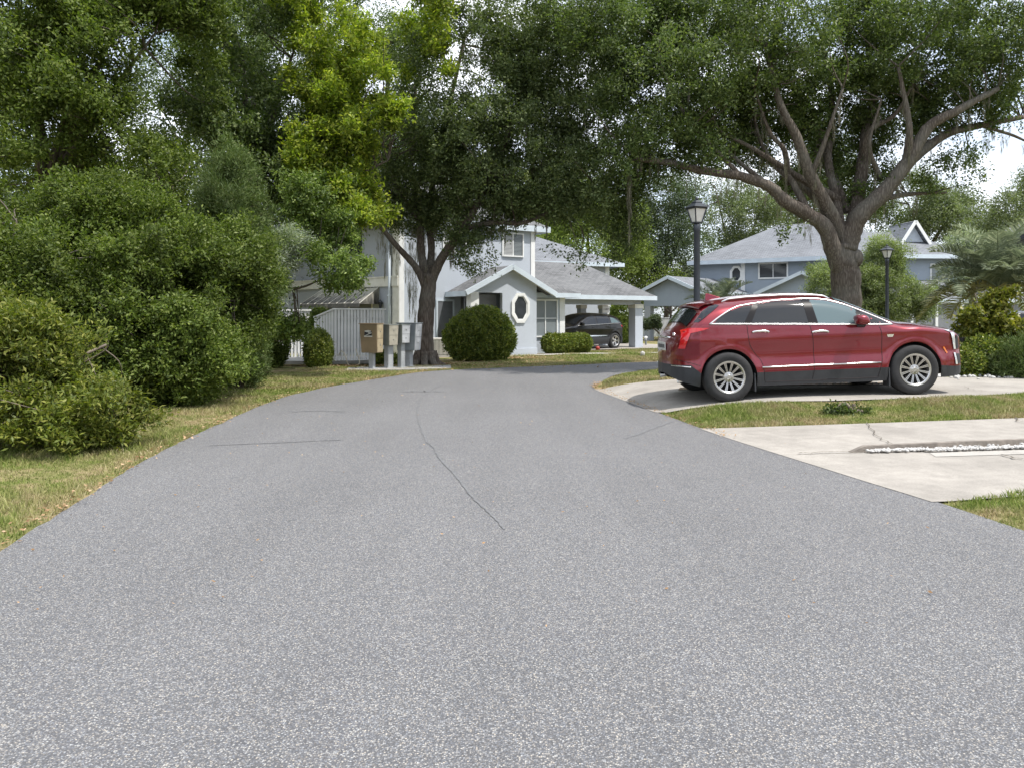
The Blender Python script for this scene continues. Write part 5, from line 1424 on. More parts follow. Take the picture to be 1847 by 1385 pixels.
def tree(name, label, cat, base, blobs, leaf, n, k, cr, L, W, seed, trunk=None, group=None, bark='bark_dark', shell=.35, rough=.30, freq=1.1, zmin=.05, gap=-9, gfreq=1.0, up=.35, droop=0.0, along=.55, ntw=0, tr0=.02, part='crown', sag=0, flat=.5, clump=0.0, per=11):
    """blobs are given in world axes; everything is stored round the base"""
    base = np.array(base, float)
    t = thing(name, label, cat, tuple(base), 0, group)
    bl = [tuple(np.array(b[:3])-base) + tuple(b[3:]) for b in blobs]
    C, out = clusters(bl, n, seed, shell, rough, freq, zmin, gap, gfreq, clump, per)
    leaf_cloud(part, C, out, k, cr, L, W, M[leaf], t, seed+9, up, droop, along, flat)
    st = []
    if trunk is None:
        big = max(blobs, key=lambda b: b[3]*b[4]*b[5]); c = np.array(big[:3])-base
        trunk = [([(0,0,-.1), tuple(c*.45+[.1,0,0]), tuple(c)], max(.05,.035*c[2]), .03)]
        for b in bl:
            if len(bl) > 1: trunk.append(([tuple(c*.5), tuple((c*.5+np.array(b[:3]))/2+[0,0,.1]), tuple(b[:3])], max(.03,.018*c[2]), .015))
    else:
        trunk = [([tuple(np.array(p)-base) for p in pts], a, b) for pts, a, b in trunk]
    mb = MB()
    for q, (pts, a, b) in enumerate(trunk): st += list(limb(mb, pts, a, b, 12 if a > .1 else 7, seed+q))
    if ntw: twigs(mb, st, C, ntw, seed+3, tr0, sag)
    mb.build('trunk' if part == 'crown' else 'stem', M[bark], t, smooth=True)
    return t, C, st
def w3(px, py, Y): return (PX(px,Y), Y, PZ(py,Y))
def blob(px, py, Y, rp, rq, rd, w=1.0):
    """ellipsoid whose outline spans rp by rq photo pixels at depth Y, rd metres deep"""
    return w3(px,py,Y) + (rp*Y/F, rd, rq*Y/F, w)
# ------------------------------------------------------------------ the plants on the left
Q = 1.0
t, C, st = tree('bush', 'yellow green broadleaf bush spilling over the verge nearest the camera', 'bush', (PX(60,8.3),8.3,0.03),
    [blob(40,665,8.4,110,100,.9), blob(150,655,8.7,80,82,.7), blob(95,615,8.7,80,66,.7), blob(15,600,8.9,60,52,.7), blob(205,738,8.6,60,42,.45), blob(110,750,8.2,105,56,.6), blob(-60,690,8.6,110,115,1.0), blob(192,622,9.0,34,22,.35)],
    'leaf_yellow', int(3900*Q), 24, 0.1, 0.070, 0.024, 101, clump=0.16, shell=.45, rough=.26, freq=2.4, ntw=520, tr0=.013, up=.75, along=.9, bark='twig', part='foliage', gap=-.34, gfreq=2.2)
tree('broadleaf_tree', 'dark glossy tree leaning over the road verge, its skirt reaching the grass', 'tree', (PX(300,13.2),13.2,0.03),
    [blob(245,470,13.2,120,110,1.3), blob(340,560,13,100,95,1.1), blob(250,620,12.6,110,100,1.0), blob(350,655,12.6,62,78,.7), blob(180,400,13.8,110,80,1.2), blob(430,540,13.8,62,75,.9), blob(300,700,12.3,70,50,.5,.8), blob(440,470,14.2,55,45,.8), blob(160,545,13.4,90,95,1.0)],
    'leaf_wood', int(10500*Q), 26, 0.115, 0.070, 0.033, 102, clump=0.40, per=22, shell=.5, rough=.34, freq=1.5, ntw=240, tr0=.018, up=.6, along=.8, gap=-.42, gfreq=1.3)
tree('broadleaf_tree', 'dark glossy tree standing directly behind the yellow green bush', 'tree', (PX(40,12.2),12.2,0.03),
    [blob(30,400,12.4,110,75,1.1), blob(90,470,12.2,95,70,1.0), blob(20,520,11.8,100,70,1.0), blob(-70,450,12,120,140,1.3), blob(110,390,12.8,60,50,.8), blob(130,690,11.8,110,60,.7,.7)],
    'leaf_wood', int(5400*Q), 26, 0.115, 0.070, 0.033, 103, clump=0.40, per=22, shell=.5, rough=.34, freq=1.6, ntw=160, tr0=.018, up=.6, along=.8, gap=-.45, gfreq=1.3)
tree('broadleaf_tree', 'tall dark tree filling the upper edge above the glossy hedge trees', 'tree', (PX(120,17.5),17.5,0.03),
    [blob(60,230,17,150,110,2.0), blob(220,250,17.5,110,110,1.8), blob(150,110,17.5,190,110,2.2), blob(40,20,17.5,190,130,2.2), blob(280,60,18,120,120,2), blob(310,330,17.5,80,70,1.3), blob(250,-40,18,160,90,2)],
    'leaf_wood', int(7600*Q), 24, 0.17, 0.102, 0.048, 104, clump=0.62, per=20, shell=.4, rough=.36, freq=1.1, ntw=260, tr0=.03, up=.5, along=.7, gap=-.30, gfreq=.9)
tree('broadleaf_tree', 'open crowned tree with bare grey twigs and sky gaps left of the bright oak', 'tree', (PX(450,21),21,0.03),
    [blob(410,230,21,75,75,1.5), blob(480,300,21,80,90,1.6), blob(520,210,21.5,80,70,1.5), blob(440,110,22,120,90,2), blob(540,60,22,120,90,2), blob(350,170,22,70,60,1.4), blob(500,400,21,70,70,1.3)],
    'leaf_oak', int(3900*Q), 20, 0.17, 0.125, 0.058, 105, clump=0.5, shell=.3, rough=.38, freq=1.0, ntw=320, tr0=.03, gap=-.12, gfreq=.9, bark='bark')
tree('cedar', 'soft olive cedar rising between the glossy tree and the bright oak', 'cedar', (PX(425,16.2),16.2,0.03),
    [blob(430,430,16.2,58,75,.9), blob(425,350,16.3,42,70,.7), blob(415,290,16.4,24,50,.5), blob(440,510,16.2,60,60,.9), blob(385,400,16.2,45,60,.8)],
    'leaf_cedar', int(3300*Q), 24, 0.13, 0.1, 0.014, 106, clump=0.22, shell=.45, rough=.35, freq=1.7, up=.9, along=1.4, flat=.1, ntw=50)
tree('cedar', 'low olive cedar bush at the verge where the road bends', 'cedar', (PX(432,15.6),15.6,0.02),
    [blob(432,630,15.6,38,58,.6), blob(408,655,15.4,34,42,.5), blob(448,660,15.7,24,34,.5), blob(425,570,15.8,34,45,.5)],
    'leaf_cedar', int(1800*Q), 22, 0.11, 0.09, 0.013, 107, clump=0.16, shell=.45, rough=.3, freq=2.0, up=.5, along=1.3, flat=.1, ntw=60, bark='twig')
tree('juniper', 'silvery blue juniper sprays in front of the shaded oak boughs', 'juniper', (PX(462,18),18,0.0),
    [blob(515,435,18,36,28,.6), blob(490,470,18,40,34,.7), blob(470,520,18,34,40,.7)],
    'leaf_silver', int(800*Q), 22, 0.14, 0.1, 0.016, 108, clump=0.2, shell=.4, rough=.35, freq=1.8, up=.2, along=1.2, flat=.1, ntw=0, trunk=[([(PX(455,18),18,-.1), w3(462,580,18), w3(490,470,18)], .05, .02)])
# bright leafed oak in the middle, and the darker boughs that hang below it
tree('oak_tree', 'oak in bright yellow green spring leaf left of the mailbox oak', 'oak', (PX(450,20.5),20.5,0.0),
    [blob(640,265,20,72,62,1.1), blob(715,230,20,62,55,1.0), blob(575,265,19.6,40,36,.7), blob(560,305,19.6,36,34,.7), blob(640,350,19.6,70,40,.9), blob(745,300,20,40,40,.8), blob(690,300,20,70,50,1.0), blob(655,388,19.4,50,24,.7), blob(595,370,19.6,40,34,.7), blob(700,130,20.5,110,80,1.5), blob(620,60,21,120,90,1.6), blob(740,30,21,90,80,1.5), blob(590,170,20.6,60,50,1.1)],
    'leaf_bright', int(6500*Q), 18, 0.15, 0.125, 0.055, 109, clump=0.34, per=12, shell=.35, rough=.42, freq=1.9, gap=-.12, gfreq=1.5, ntw=240, tr0=.025,
    trunk=[([(PX(450,20.5),20.5,-.1), w3(462,580,20.5), w3(510,460,20.4), w3(590,340,20.3), w3(650,230,20.4)], .22, .06), ([w3(545,440,20.4), w3(540,300,20.6), w3(590,130,21)], .12, .03), ([w3(590,345,20.3), w3(650,315,20.1), w3(700,290,20.2)], .07, .015), ([w3(560,410,20.4), w3(620,400,19.7), w3(660,385,19.5)], .06, .015)])
tree('oak_tree', 'darker green oak whose low boughs hang in front of the shaded house wall', 'oak', (PX(448,19),19,0.0),
    [blob(560,450,18.8,45,55,.8), blob(605,470,18.6,42,40,.7), blob(545,520,18.8,50,36,.8), blob(620,495,18.5,28,20,.4), blob(510,490,19,50,55,.9), blob(600,420,19,52,34,.8), blob(520,575,19,40,34,.7), blob(570,360,19.3,50,40,.8)],
    'leaf_mid', int(3000*Q), 20, 0.13, 0.100, 0.042, 110, clump=0.34, shell=.3, rough=.42, freq=1.9, gap=-.2, gfreq=1.5, ntw=220, tr0=.02, droop=.25, up=.1,
    trunk=[([(PX(448,19),19,-.1), w3(470,560,19), w3(510,470,19), w3(560,380,19.2)], .16, .04), ([w3(508,480,19), w3(560,455,18.8), w3(610,470,18.6)], .06, .015), ([w3(500,520,19), w3(540,520,18.8), w3(590,500,18.6)], .05, .012)])

# ------------------------------------------------------------------ moss
def moss(parent, base, pts, lens, mat, seed, wid=.02, n=26, spread=.035):
    """hanging strands of grey moss from each point"""
    r = np.random.default_rng(seed); V = []
    base = np.array(base)
    for p, l in zip(pts, lens):
        k = int(2.2*n*max(.4, l)); t = r.uniform(0,1,k)**.8
        c = np.array(p) - base + np.stack([r.normal(0,spread,k)*(1-t*.8), r.normal(0,spread,k)*(1-t*.8), -t*l],1)
        A = np.stack([r.normal(0,.12,k), r.normal(0,.12,k), -np.ones(k)],1); A = unit(A); a = r.uniform(0,6.28,k)
        S = np.stack([np.cos(a), np.sin(a), 0*a],1); L = r.uniform(.12,.34,(k,1))*(.5+.5*l); w = .45*wid*r.uniform(.5,1.2,(k,1))
        V.append(np.stack([c, c+A*L*.4-S*w*.5, c+A*L, c+A*L*.4+S*w*.5],1))
    V = np.concatenate(V).reshape(-1,3)
    return np_mesh('hanging_moss', V, np.arange(len(V)).reshape(-1,4), M[mat], parent)
def pick(st, n, seed, lo=0):
    r = np.random.default_rng(seed); s = [p for p in st if p[2] > lo]; return [s[i] for i in r.integers(0, len(s), n)], r

# ------------------------------------------------------------------ the oak by the mailboxes
ob_ = np.array((PX(768,23.2), 23.2, -.03))
mo, C, st = tree('oak_tree', 'moss hung oak beside the mailboxes, forked low into spreading limbs', 'oak', ob_,
    [blob(700,345,23,70,62,1.6), blob(790,350,23.6,90,60,2.0), blob(890,345,22.6,90,58,1.9), blob(985,345,22.2,95,62,1.9), blob(1075,335,21.8,85,72,1.7), blob(1120,400,21.6,40,40,.8,.7), blob(840,250,23,110,80,2.2), blob(950,240,22.4,110,85,2.2), blob(1060,230,22,100,80,2.0), blob(780,220,23.5,80,80,1.8),
     blob(860,130,23,140,90,2.4), blob(1000,110,22.6,140,90,2.4), blob(900,10,23,180,100,2.6), blob(1080,20,22.6,140,100,2.4), blob(760,390,22.8,75,28,1.1,.8), blob(885,395,22.2,70,22,.9,.8), blob(785,405,23.3,62,30,1.0,.8), blob(848,436,22.6,30,38,.5,1.5), blob(846,508,22.5,13,14,.3,.3), blob(985,452,22.2,26,16,.4,.4), blob(1045,452,22.1,36,13,.4,.4), blob(1105,448,21.9,30,14,.4,.4), blob(725,400,23,46,26,.8,.7), blob(1140,430,21.6,26,30,.5,.5), blob(805,375,23.8,64,46,1.1,1.0), blob(770,425,23.4,34,26,.6,.5), blob(880,300,23.2,90,60,1.6,.8), blob(745,330,23.8,56,60,1.3,.9), blob(790,280,23.6,60,60,1.4,.9)],
    'leaf_oak_mail', int(14500*Q), 18, 0.16, 0.102, 0.046, 120, clump=0.5, shell=.3, rough=.36, freq=1.1, gap=-.36, gfreq=1.0, ntw=520, tr0=.028, bark='bark_dark',
    trunk=[([w3(768,672,23.2), w3(767,600,23.2), w3(770,540,23.2), w3(776,495,23.2)], .27, .22),
           ([w3(768,520,23.2), w3(752,485,23.1), w3(721,449,22.9), w3(685,408,22.7), w3(640,360,22.4)], .12, .05),
           ([w3(772,510,23.2), w3(760,460,23.4), w3(757,400,23.6), w3(742,300,23.8), w3(750,150,24)], .15, .05),
           ([w3(774,505,23.3), w3(778,450,23.6), w3(775,370,23.9), w3(800,240,24.1), w3(840,60,24.2)], .14, .05),
           ([w3(778,505,23.2), w3(800,462,22.9), w3(833,419,22.6), w3(880,330,22.5), w3(930,200,22.6), w3(960,40,22.8)], .16, .05),
           ([w3(840,412,22.6), w3(872,404,22.4), w3(905,402,22.2), w3(945,402,22.1), w3(1000,378,22), w3(1080,350,21.8)], .10, .035),
           ([w3(880,330,22.5), w3(960,310,22.2), w3(1050,240,22.0)], .09, .03), ([w3(757,400,23.6), w3(720,340,23.2), w3(690,260,23)], .08, .03)])
rf_ = MB()
for a in np.linspace(0, 6.28, 9)[:-1]:
    rf_.tube(spline([(.20*math.cos(a), .20*math.sin(a), .42), (.36*math.cos(a), .36*math.sin(a), .10), (.62*math.cos(a+.1), .62*math.sin(a+.1), -.02), (.95*math.cos(a+.2), .95*math.sin(a+.2), -.10)], 12), np.linspace(.14,.045,12), 8)
rf_.build('root_flare', M['bark_dark'], mo, smooth=True)
s = [np.array(w3(x, y, Y)) for x, y, Y in ((700,425,22.8),(712,440,22.8),(725,455,22.9),(735,465,23),(742,480,23),(750,430,23.4),(758,415,23.4),(764,400,23.5),(745,400,23.4),(770,420,23.4),(780,430,23.5),(786,400,23.5),(690,412,22.7),(735,420,23.1),(752,460,23.2),(776,470,23.2),(760,380,23.5),(738,505,23))]
r = np.random.default_rng(5); pts = [p + r.normal(0,.09,3) for p in s for _ in range(2)]
moss(mo, ob_, pts, r.uniform(.35,1.25,len(pts)), 'moss', 61, .020, 40, .045)
pts, r = pick([np.array(p)+ob_ for p in st], 110, 8, 3.4); moss(mo, ob_, pts, r.uniform(.2,.65,len(pts)), 'moss', 62, .016, 44, .03)

# ------------------------------------------------------------------ the big oak on the right
rb_ = np.array((PX(1528,20.8), 20.8, .02))
ro_, C, st = tree('oak_tree', 'big live oak with stout fanning limbs behind the red car', 'oak', rb_,
    [blob(1210,255,20.2,80,60,1.5), blob(1150,300,20,60,50,1.2), blob(1300,225,21.6,90,62,1.6), blob(1400,215,22.0,90,60,1.8), blob(1500,240,22.6,85,62,1.8), blob(1600,212,22.0,85,62,1.8), blob(1690,198,21.4,75,55,1.5), blob(1650,320,22.2,75,34,1.0,.9), blob(1570,330,21.6,60,36,1.0,.8), blob(1450,325,23.0,70,40,1.1,.8), blob(1330,280,22,70,30,1.1,.8),
     blob(1180,150,20.2,120,80,2.0), blob(1320,120,20.6,130,90,2.2), blob(1480,110,21,140,90,2.4), blob(1640,100,20.8,130,80,2.2), blob(1770,150,20.6,80,48,1.4,.9), blob(1260,10,20.6,160,90,2.4), blob(1460,-10,21,170,90,2.6), blob(1660,0,21,150,80,2.4), blob(1810,60,20.6,90,60,1.8), blob(1120,60,20.4,120,90,2),
     blob(1715,290,21,34,40,.7,.5), blob(1840,215,20.5,50,26,.8,.5), blob(1422,428,20.4,16,14,.3,.4), blob(1600,400,20.8,22,18,.4,.4), blob(1840,170,20.5,60,60,1.2,.8)],
    'leaf_oak', int(15500*Q), 18, 0.16, 0.102, 0.046, 130, clump=0.52, shell=.3, rough=.40, freq=1.2, gap=-.33, gfreq=1.0, ntw=700, tr0=.03, bark='bark',
    trunk=[([w3(1528,665,20.8), w3(1527,600,20.8), w3(1527,540,20.8), w3(1522,480,20.8), w3(1520,440,20.8)], .40, .37),
           ([w3(1524,500,20.8), w3(1505,458,20.6), w3(1488,414,20.4), w3(1462,391,20.3), w3(1418,366,20.2), w3(1389,340,20.1), w3(1339,321,20.0), w3(1266,308,19.9), w3(1209,294,19.9), w3(1150,288,19.8)], .25, .06),
           ([w3(1522,470,20.8), w3(1505,410,21.0), w3(1478,360,21.4), w3(1430,322,21.8), w3(1380,285,22), w3(1301,235,22.2), w3(1250,150,22.4)], .23, .05),
           ([w3(1524,440,20.8), w3(1500,390,20.5), w3(1463,320,20.2), w3(1439,254,20), w3(1408,190,19.9), w3(1380,80,19.8)], .22, .06),
           ([w3(1530,440,20.9), w3(1545,370,21.2), w3(1557,296,21.4), w3(1565,227,21.5), w3(1575,170,21.6), w3(1560,40,21.8)], .22, .07),
           ([w3(1527,450,20.7), w3(1548,395,20.5), w3(1588,352,20.3), w3(1634,296,20.1), w3(1676,227,19.9), w3(1733,196,19.8), w3(1800,160,19.7)], .27, .07),
           ([w3(1595,350,20.4), w3(1649,285,20.8), w3(1707,243,21.0), w3(1768,227,21.1), w3(1850,211,21.2)], .17, .06),
           ([w3(1768,226,21.1), w3(1800,236,21.1), w3(1830,246,21.1), w3(1860,260,21.1)], .05, .03),
           ([w3(1518,420,20.9), w3(1506,350,21.3), w3(1494,285,21.6), w3(1500,180,21.9), w3(1480,60,22)], .15, .05),
           ([w3(1570,372,20.8), w3(1610,356,21.4), w3(1653,350,21.8), w3(1707,348,22)], .10, .03),
           ([w3(1462,391,20.3), w3(1430,330,20.6), w3(1400,300,20.8), w3(1372,255,21), w3(1350,170,21)], .11, .03),
           ([w3(1515,361,21.2), w3(1458,331,21.0), w3(1408,300,20.7), w3(1354,266,20.5), w3(1301,239,20.3)], .12, .035),
           ([w3(1634,296,20.1), w3(1640,230,19.8), w3(1620,120,19.7)], .12, .04), ([w3(1339,321,20), w3(1290,270,19.9), w3(1240,220,19.8)], .07, .02),
           ([w3(1463,320,20.2), w3(1490,250,19.8), w3(1520,160,19.6)], .09, .03),
           ([w3(1423,333,20.8), w3(1415,273,20.4), w3(1388,238,20.2), w3(1360,160,20)], .09, .03), ([w3(1530,383,21.2), w3(1488,273,21.9), w3(1470,200,22.2)], .12, .04), ([w3(1556,298,21.4), w3(1568,238,21), w3(1618,203,20.7), w3(1660,120,20.6)], .10, .03), ([w3(1588,323,20.6), w3(1568,263,20.2), w3(1590,180,20)], .08, .025), ([w3(1389,338,20.1), w3(1330,290,20.5), w3(1280,240,20.9)], .08, .025)])
moss(ro_, rb_, [np.array(w3(1135+dx,305,19.9)) for dx in (-3,0,2)], [.9,1.7,1.1], 'moss', 64, .024, 34, .022)
pts, r = pick([np.array(p)+rb_ for p in st], 260, 18, 2.6); moss(ro_, rb_, pts, r.uniform(.2,.65,len(pts)), 'moss', 63, .016, 44, .03)
kn = MB(); bm = bmesh.new(); bmesh.ops.create_icosphere(bm, subdivisions=3, radius=1); bm.verts.index_update()
c = np.array(w3(1545,466,20.6)) - rb_
kn.v = [(v.co.x*.17+c[0], v.co.y*.17+c[1], v.co.z*.24+c[2]) for v in bm.verts]; kn.f = [[v.index for v in f.verts] for f in bm.faces]; bm.free()
kn.build('burl', M['bark'], ro_, smooth=True)

# ------------------------------------------------------------------ trees behind
FK = dict(shell=.25, rough=.42, up=.3)
def far_tree(label, px, Y, blobs, leaf, n, seed, L=.17, W=.10, group=None, gap=-.25, ntw=60, name='tree', cr=.48, gfreq=.5, bark='bark_dark'):
    return tree(name, label, 'tree', (PX(px,Y), Y, -.06), [blob(*b) for b in blobs], leaf, int(n*Q), 18, cr, L, W, seed, shell=.25, rough=.42, freq=.55, gap=gap, gfreq=gfreq, clump=cr*2.1, ntw=ntw, tr0=.05, up=.35, zmin=.2, bark=bark)
far_tree('yellowish green tree behind the ridge of the white carport', 1060, 58, [(1080,470,58,75,60,3), (1010,440,58,70,50,3), (1120,430,58,45,60,2.5), (1060,380,58,90,70,3.5), (1030,480,58,60,40,3), (1150,480,58,40,60,2.5)], 'leaf_far_green', 5200, 201, gap=-.6)
far_tree('dark tall tree standing behind the tall lantern post', 1200, 62, [(1200,430,62,60,80,3.5), (1240,480,62,50,70,3), (1160,500,62,50,60,3), (1210,340,62,60,60,3), (1150,420,63,45,60,3)], 'leaf_far_dark', 2800, 202)
far_tree('low yellow green tree left of the blue house', 1205, 54, [(1210,520,54,34,28,1.5), (1180,540,54,30,25,1.5), (1240,545,54,28,20,1.3)], 'leaf_far_green', 700, 203, .14, .08)
far_tree('olive tree rising over the left hip of the blue house roof', 1330, 66, [(1320,400,66,80,70,4), (1380,360,66,70,60,3.5), (1290,340,66,60,60,3.5), (1330,470,66,60,50,3)], 'leaf_far', 2800, 204)
far_tree('grey olive tree rising behind the blue house ridge, left of the oak trunk', 1450, 70, [(1450,370,70,80,60,4), (1520,380,70,70,60,4), (1480,300,70,80,50,4)], 'leaf_far', 2400, 205)
far_tree('grey brown tree behind the small roof gable', 1660, 68, [(1640,370,68,70,55,4), (1720,380,68,60,50,3.5), (1690,430,66,60,40,3)], 'leaf_far', 2600, 206, gap=-.15)
far_tree('broad olive tree at the far right above the palm', 1800, 62, [(1780,400,62,70,65,4), (1850,390,62,80,75,4), (1800,460,62,80,60,3.5), (1900,330,62,80,60,4), (1835,345,62,55,40,3.5), (1740,400,62,50,55,3.5)], 'leaf_far', 5200, 207, gap=-.45)
far_tree('tree over the roof of the rear house', 960, 64, [(950,400,64,80,70,4), (880,360,64,90,80,4), (1000,350,64,70,70,4)], 'leaf_far', 2400, 208)
far_tree('woodland tree behind the fence, deep in the left trees', 560, 40, [(540,420,40,70,80,3), (620,440,40,50,60,2.5), (470,400,40,70,90,3), (560,320,40,80,70,3), (400,380,40,90,110,3)], 'leaf_far_dark', 2600, 209, .14, .08)
far_tree('woodland tree behind the tall dark tree on the left', 250, 30, [(250,380,30,150,140,3.5), (100,400,30,150,160,3.5), (380,470,30,110,120,3), (180,560,30,170,80,3), (-20,350,30,140,170,3.5), (330,240,30,100,90,3)], 'leaf_far_dark', 4200, 210, .13, .075, gap=-.4)
far_tree('shaded oak closing the gap behind the bright spring oak', 690, 36, [(640,300,36,90,90,3), (740,240,36,90,90,3), (600,180,36,110,90,3), (700,80,36,140,100,3.5), (800,330,37,60,70,2.5), (760,380,37,60,50,2.2)], 'leaf_oak', 4600, 211, .13, .065, gap=-.4, cr=.36)
far_tree('shaded oak far back between the tall dark tree and the bright oak', 400, 33, [(430,330,33,80,70,2.5), (380,120,33,120,90,3), (510,150,33,90,90,3), (480,20,33,130,90,3), (330,280,33,70,60,2.5)], 'leaf_oak', 3600, 212, .13, .065, gap=-.3, cr=.36)
# the wood beyond everything reads as one mass
bl = [((-95+i*9.5), 98 + 6*math.sin(i*1.7), 4.4+1.2*math.sin(i*2.3), 7.5, 5, 5.4+2.0*math.sin(i*1.1)) for i in range(23)]
bl += [(58*math.sin(a), -58*math.cos(a)*.8 + 8, 4.5, 7, 7, 6+1.5*math.sin(a*9)) for a in np.linspace(-1.75, 1.75, 24)]   # unseen ring behind the camera, added to darken reflections
Cw, ow_ = clusters(bl, int(12000*Q), 301, .2, .4, .4, .2, -.35, .3)
wd = leaf_cloud('far_woods', Cw, ow_, 16, .8, .34, .20, M['leaf_far_dark'], None, 302); tag(wd, 'far wood behind the houses, with an unseen added ring round the street', None, kind='stuff')

# small tree in front of the blue house
tree('small_tree', 'feathery light green tree between the oak trunk and the second lantern', 'tree', (PX(1572,33),33,-.05),
    [blob(1560,510,33,60,52,1.4), blob(1630,485,33,48,48,1.2), blob(1500,500,33,44,44,1.2), blob(1610,555,33,66,34,1.3), blob(1530,560,33,56,34,1.2), blob(1655,540,33,36,40,.9), blob(1590,455,33,50,34,1.1)],
    'leaf_light', int(7500*Q), 18, 0.18, 0.095, 0.034, 140, clump=0.36, shell=.25, rough=.42, freq=1.0, gap=-.4, gfreq=.9, ntw=150, tr0=.02, droop=.1, bark='bark')
tree('flowering_shrub', 'tall shrub with pale blossoms just above the palm fronds', 'shrub', (PX(1745,36),36,-.05),
    [blob(1745,435,36,42,20,.8), blob(1760,470,36,40,35,.9), blob(1730,500,36,36,40,.8)],
    'leaf_silver', int(700*Q), 16, 0.15, 0.12, 0.06, 141, clump=0.3, shell=.3, rough=.35, freq=1.2, part='foliage', ntw=40)

# ------------------------------------------------------------------ clipped bushes and hedges
def clipped(name, label, cat, px, Y, blobs, n, seed, leaf='leaf_box', L=.075, W=.044, k=10, cr=.05, z=-.05, rough=.10, freq=2.2):
    return tree(name, label, cat, (PX(px,Y), Y, z), [b if len(b) > 6 and b[6] < -5 else b for b in blobs], leaf, int(n*Q), k, cr, L, W, seed, shell=.80, rough=rough, freq=freq, up=.2, along=.9, flat=.15, part='foliage', bark='twig', zmin=.02)
Yb = 26.4
clipped('round_bush', 'big rounded clipped bush in front of the porch opening', 'bush', 865, Yb, [(PX(865,Yb),Yb,.92,1.08,1.0,.88), (PX(842,Yb),Yb,.72,.80,.95,.82), (PX(888,Yb),Yb,.72,.80,.95,.82)], 6800, 150, rough=.10, freq=3.0)
def hedge_blobs(x, y, yaw, L, D, Hh, n):
    c, s_ = math.cos(yaw), math.sin(yaw)
    return [(x + c*u, y + s_*u, Hh*.52, L/n*.95, D/2*1.1, Hh*.52) for u in np.linspace(-L/2+L/n/2, L/2-L/n/2, n)]
hx, hy = HX + .848*6.9 + .53*1.35, HY + .53*6.9 - .848*1.35
clipped('clipped_hedge', 'low square clipped hedge under the white bay window', 'hedge', (hx/hy*F+CX), hy, hedge_blobs(hx, hy, R(32), 2.05, .7, .70, 6), 4200, 151, rough=.06)
clipped('round_bush', 'small clipped bush in front of the white board fence corner', 'bush', 575, 22.4, [(PX(575,22.4),22.4,.50,.43,.43,.60), (PX(575,22.4),22.4,.32,.42,.42,.40)], 2200, 152, L=.055, W=.033)
clipped('round_bush', 'dark clipped bush at the foot of the slatted fence beside the cedar', 'bush', 490, 22.2, [(PX(490,22.2),22.2,.62,.50,.5,.70), (PX(478,22.2),22.2,.40,.50,.5,.50)], 2500, 153, 'leaf_wood', L=.06, W=.035)
clipped('round_bush', 'loose dark shrub growing between the two white fences', 'bush', 573, 25.6, [blob(573,590,25.6,17,30,.3), blob(578,575,25.6,14,18,.3)], 700, 154, 'leaf_wood', rough=.3, L=.08, W=.045, cr=.09)
clipped('round_bush', 'tiny weedy bush behind the mailbox posts', 'bush', 690, 23.4, [(PX(690,23.4),23.4,.16,.28,.25,.26), (PX(712,23.4),23.4,.10,.2,.2,.18)], 420, 155, rough=.25)
clipped('round_bush', 'green bush between the black crossover and carport column', 'bush', 1122, 43, [(PX(1122,43),43,1.15,.85,.8,1.25), (PX(1112,43),43,.8,.8,.8,.9)], 2300, 156, 'leaf_far_green', L=.09, W=.055)
clipped('round_bush', 'dense green bush against the front bumper of the red car', 'bush', 1770, 15.6, [(PX(1768,15.6),15.6,.62,.42,.45,.40), (PX(1745,15.4),15.4,.48,.32,.4,.34), (PX(1790,15.7),15.7,.55,.34,.4,.42)], 2400, 157, 'leaf_box', L=.062, W=.04, rough=.22, z=.2)
tree('topiary_tree', 'small dark cloud pruned tree before the white vinyl fence', 'tree', (PX(1190,45.5),45.5,-.06), [blob(1168,585,45.5,10,9,.3), blob(1182,577,45.5,9,8,.3), blob(1187,588,45.5,6,5,.2)], 'leaf_far_dark', 420, 14, .12, .10, .06, 158, shell=.5,
    trunk=[([(PX(1192,45.5),45.5,-.1), w3(1190,603,45.5), w3(1178,592,45.5), w3(1168,585,45.5)], .07, .03), ([w3(1180,594,45.5), w3(1184,585,45.5), w3(1182,577,45.5)], .05, .02)])

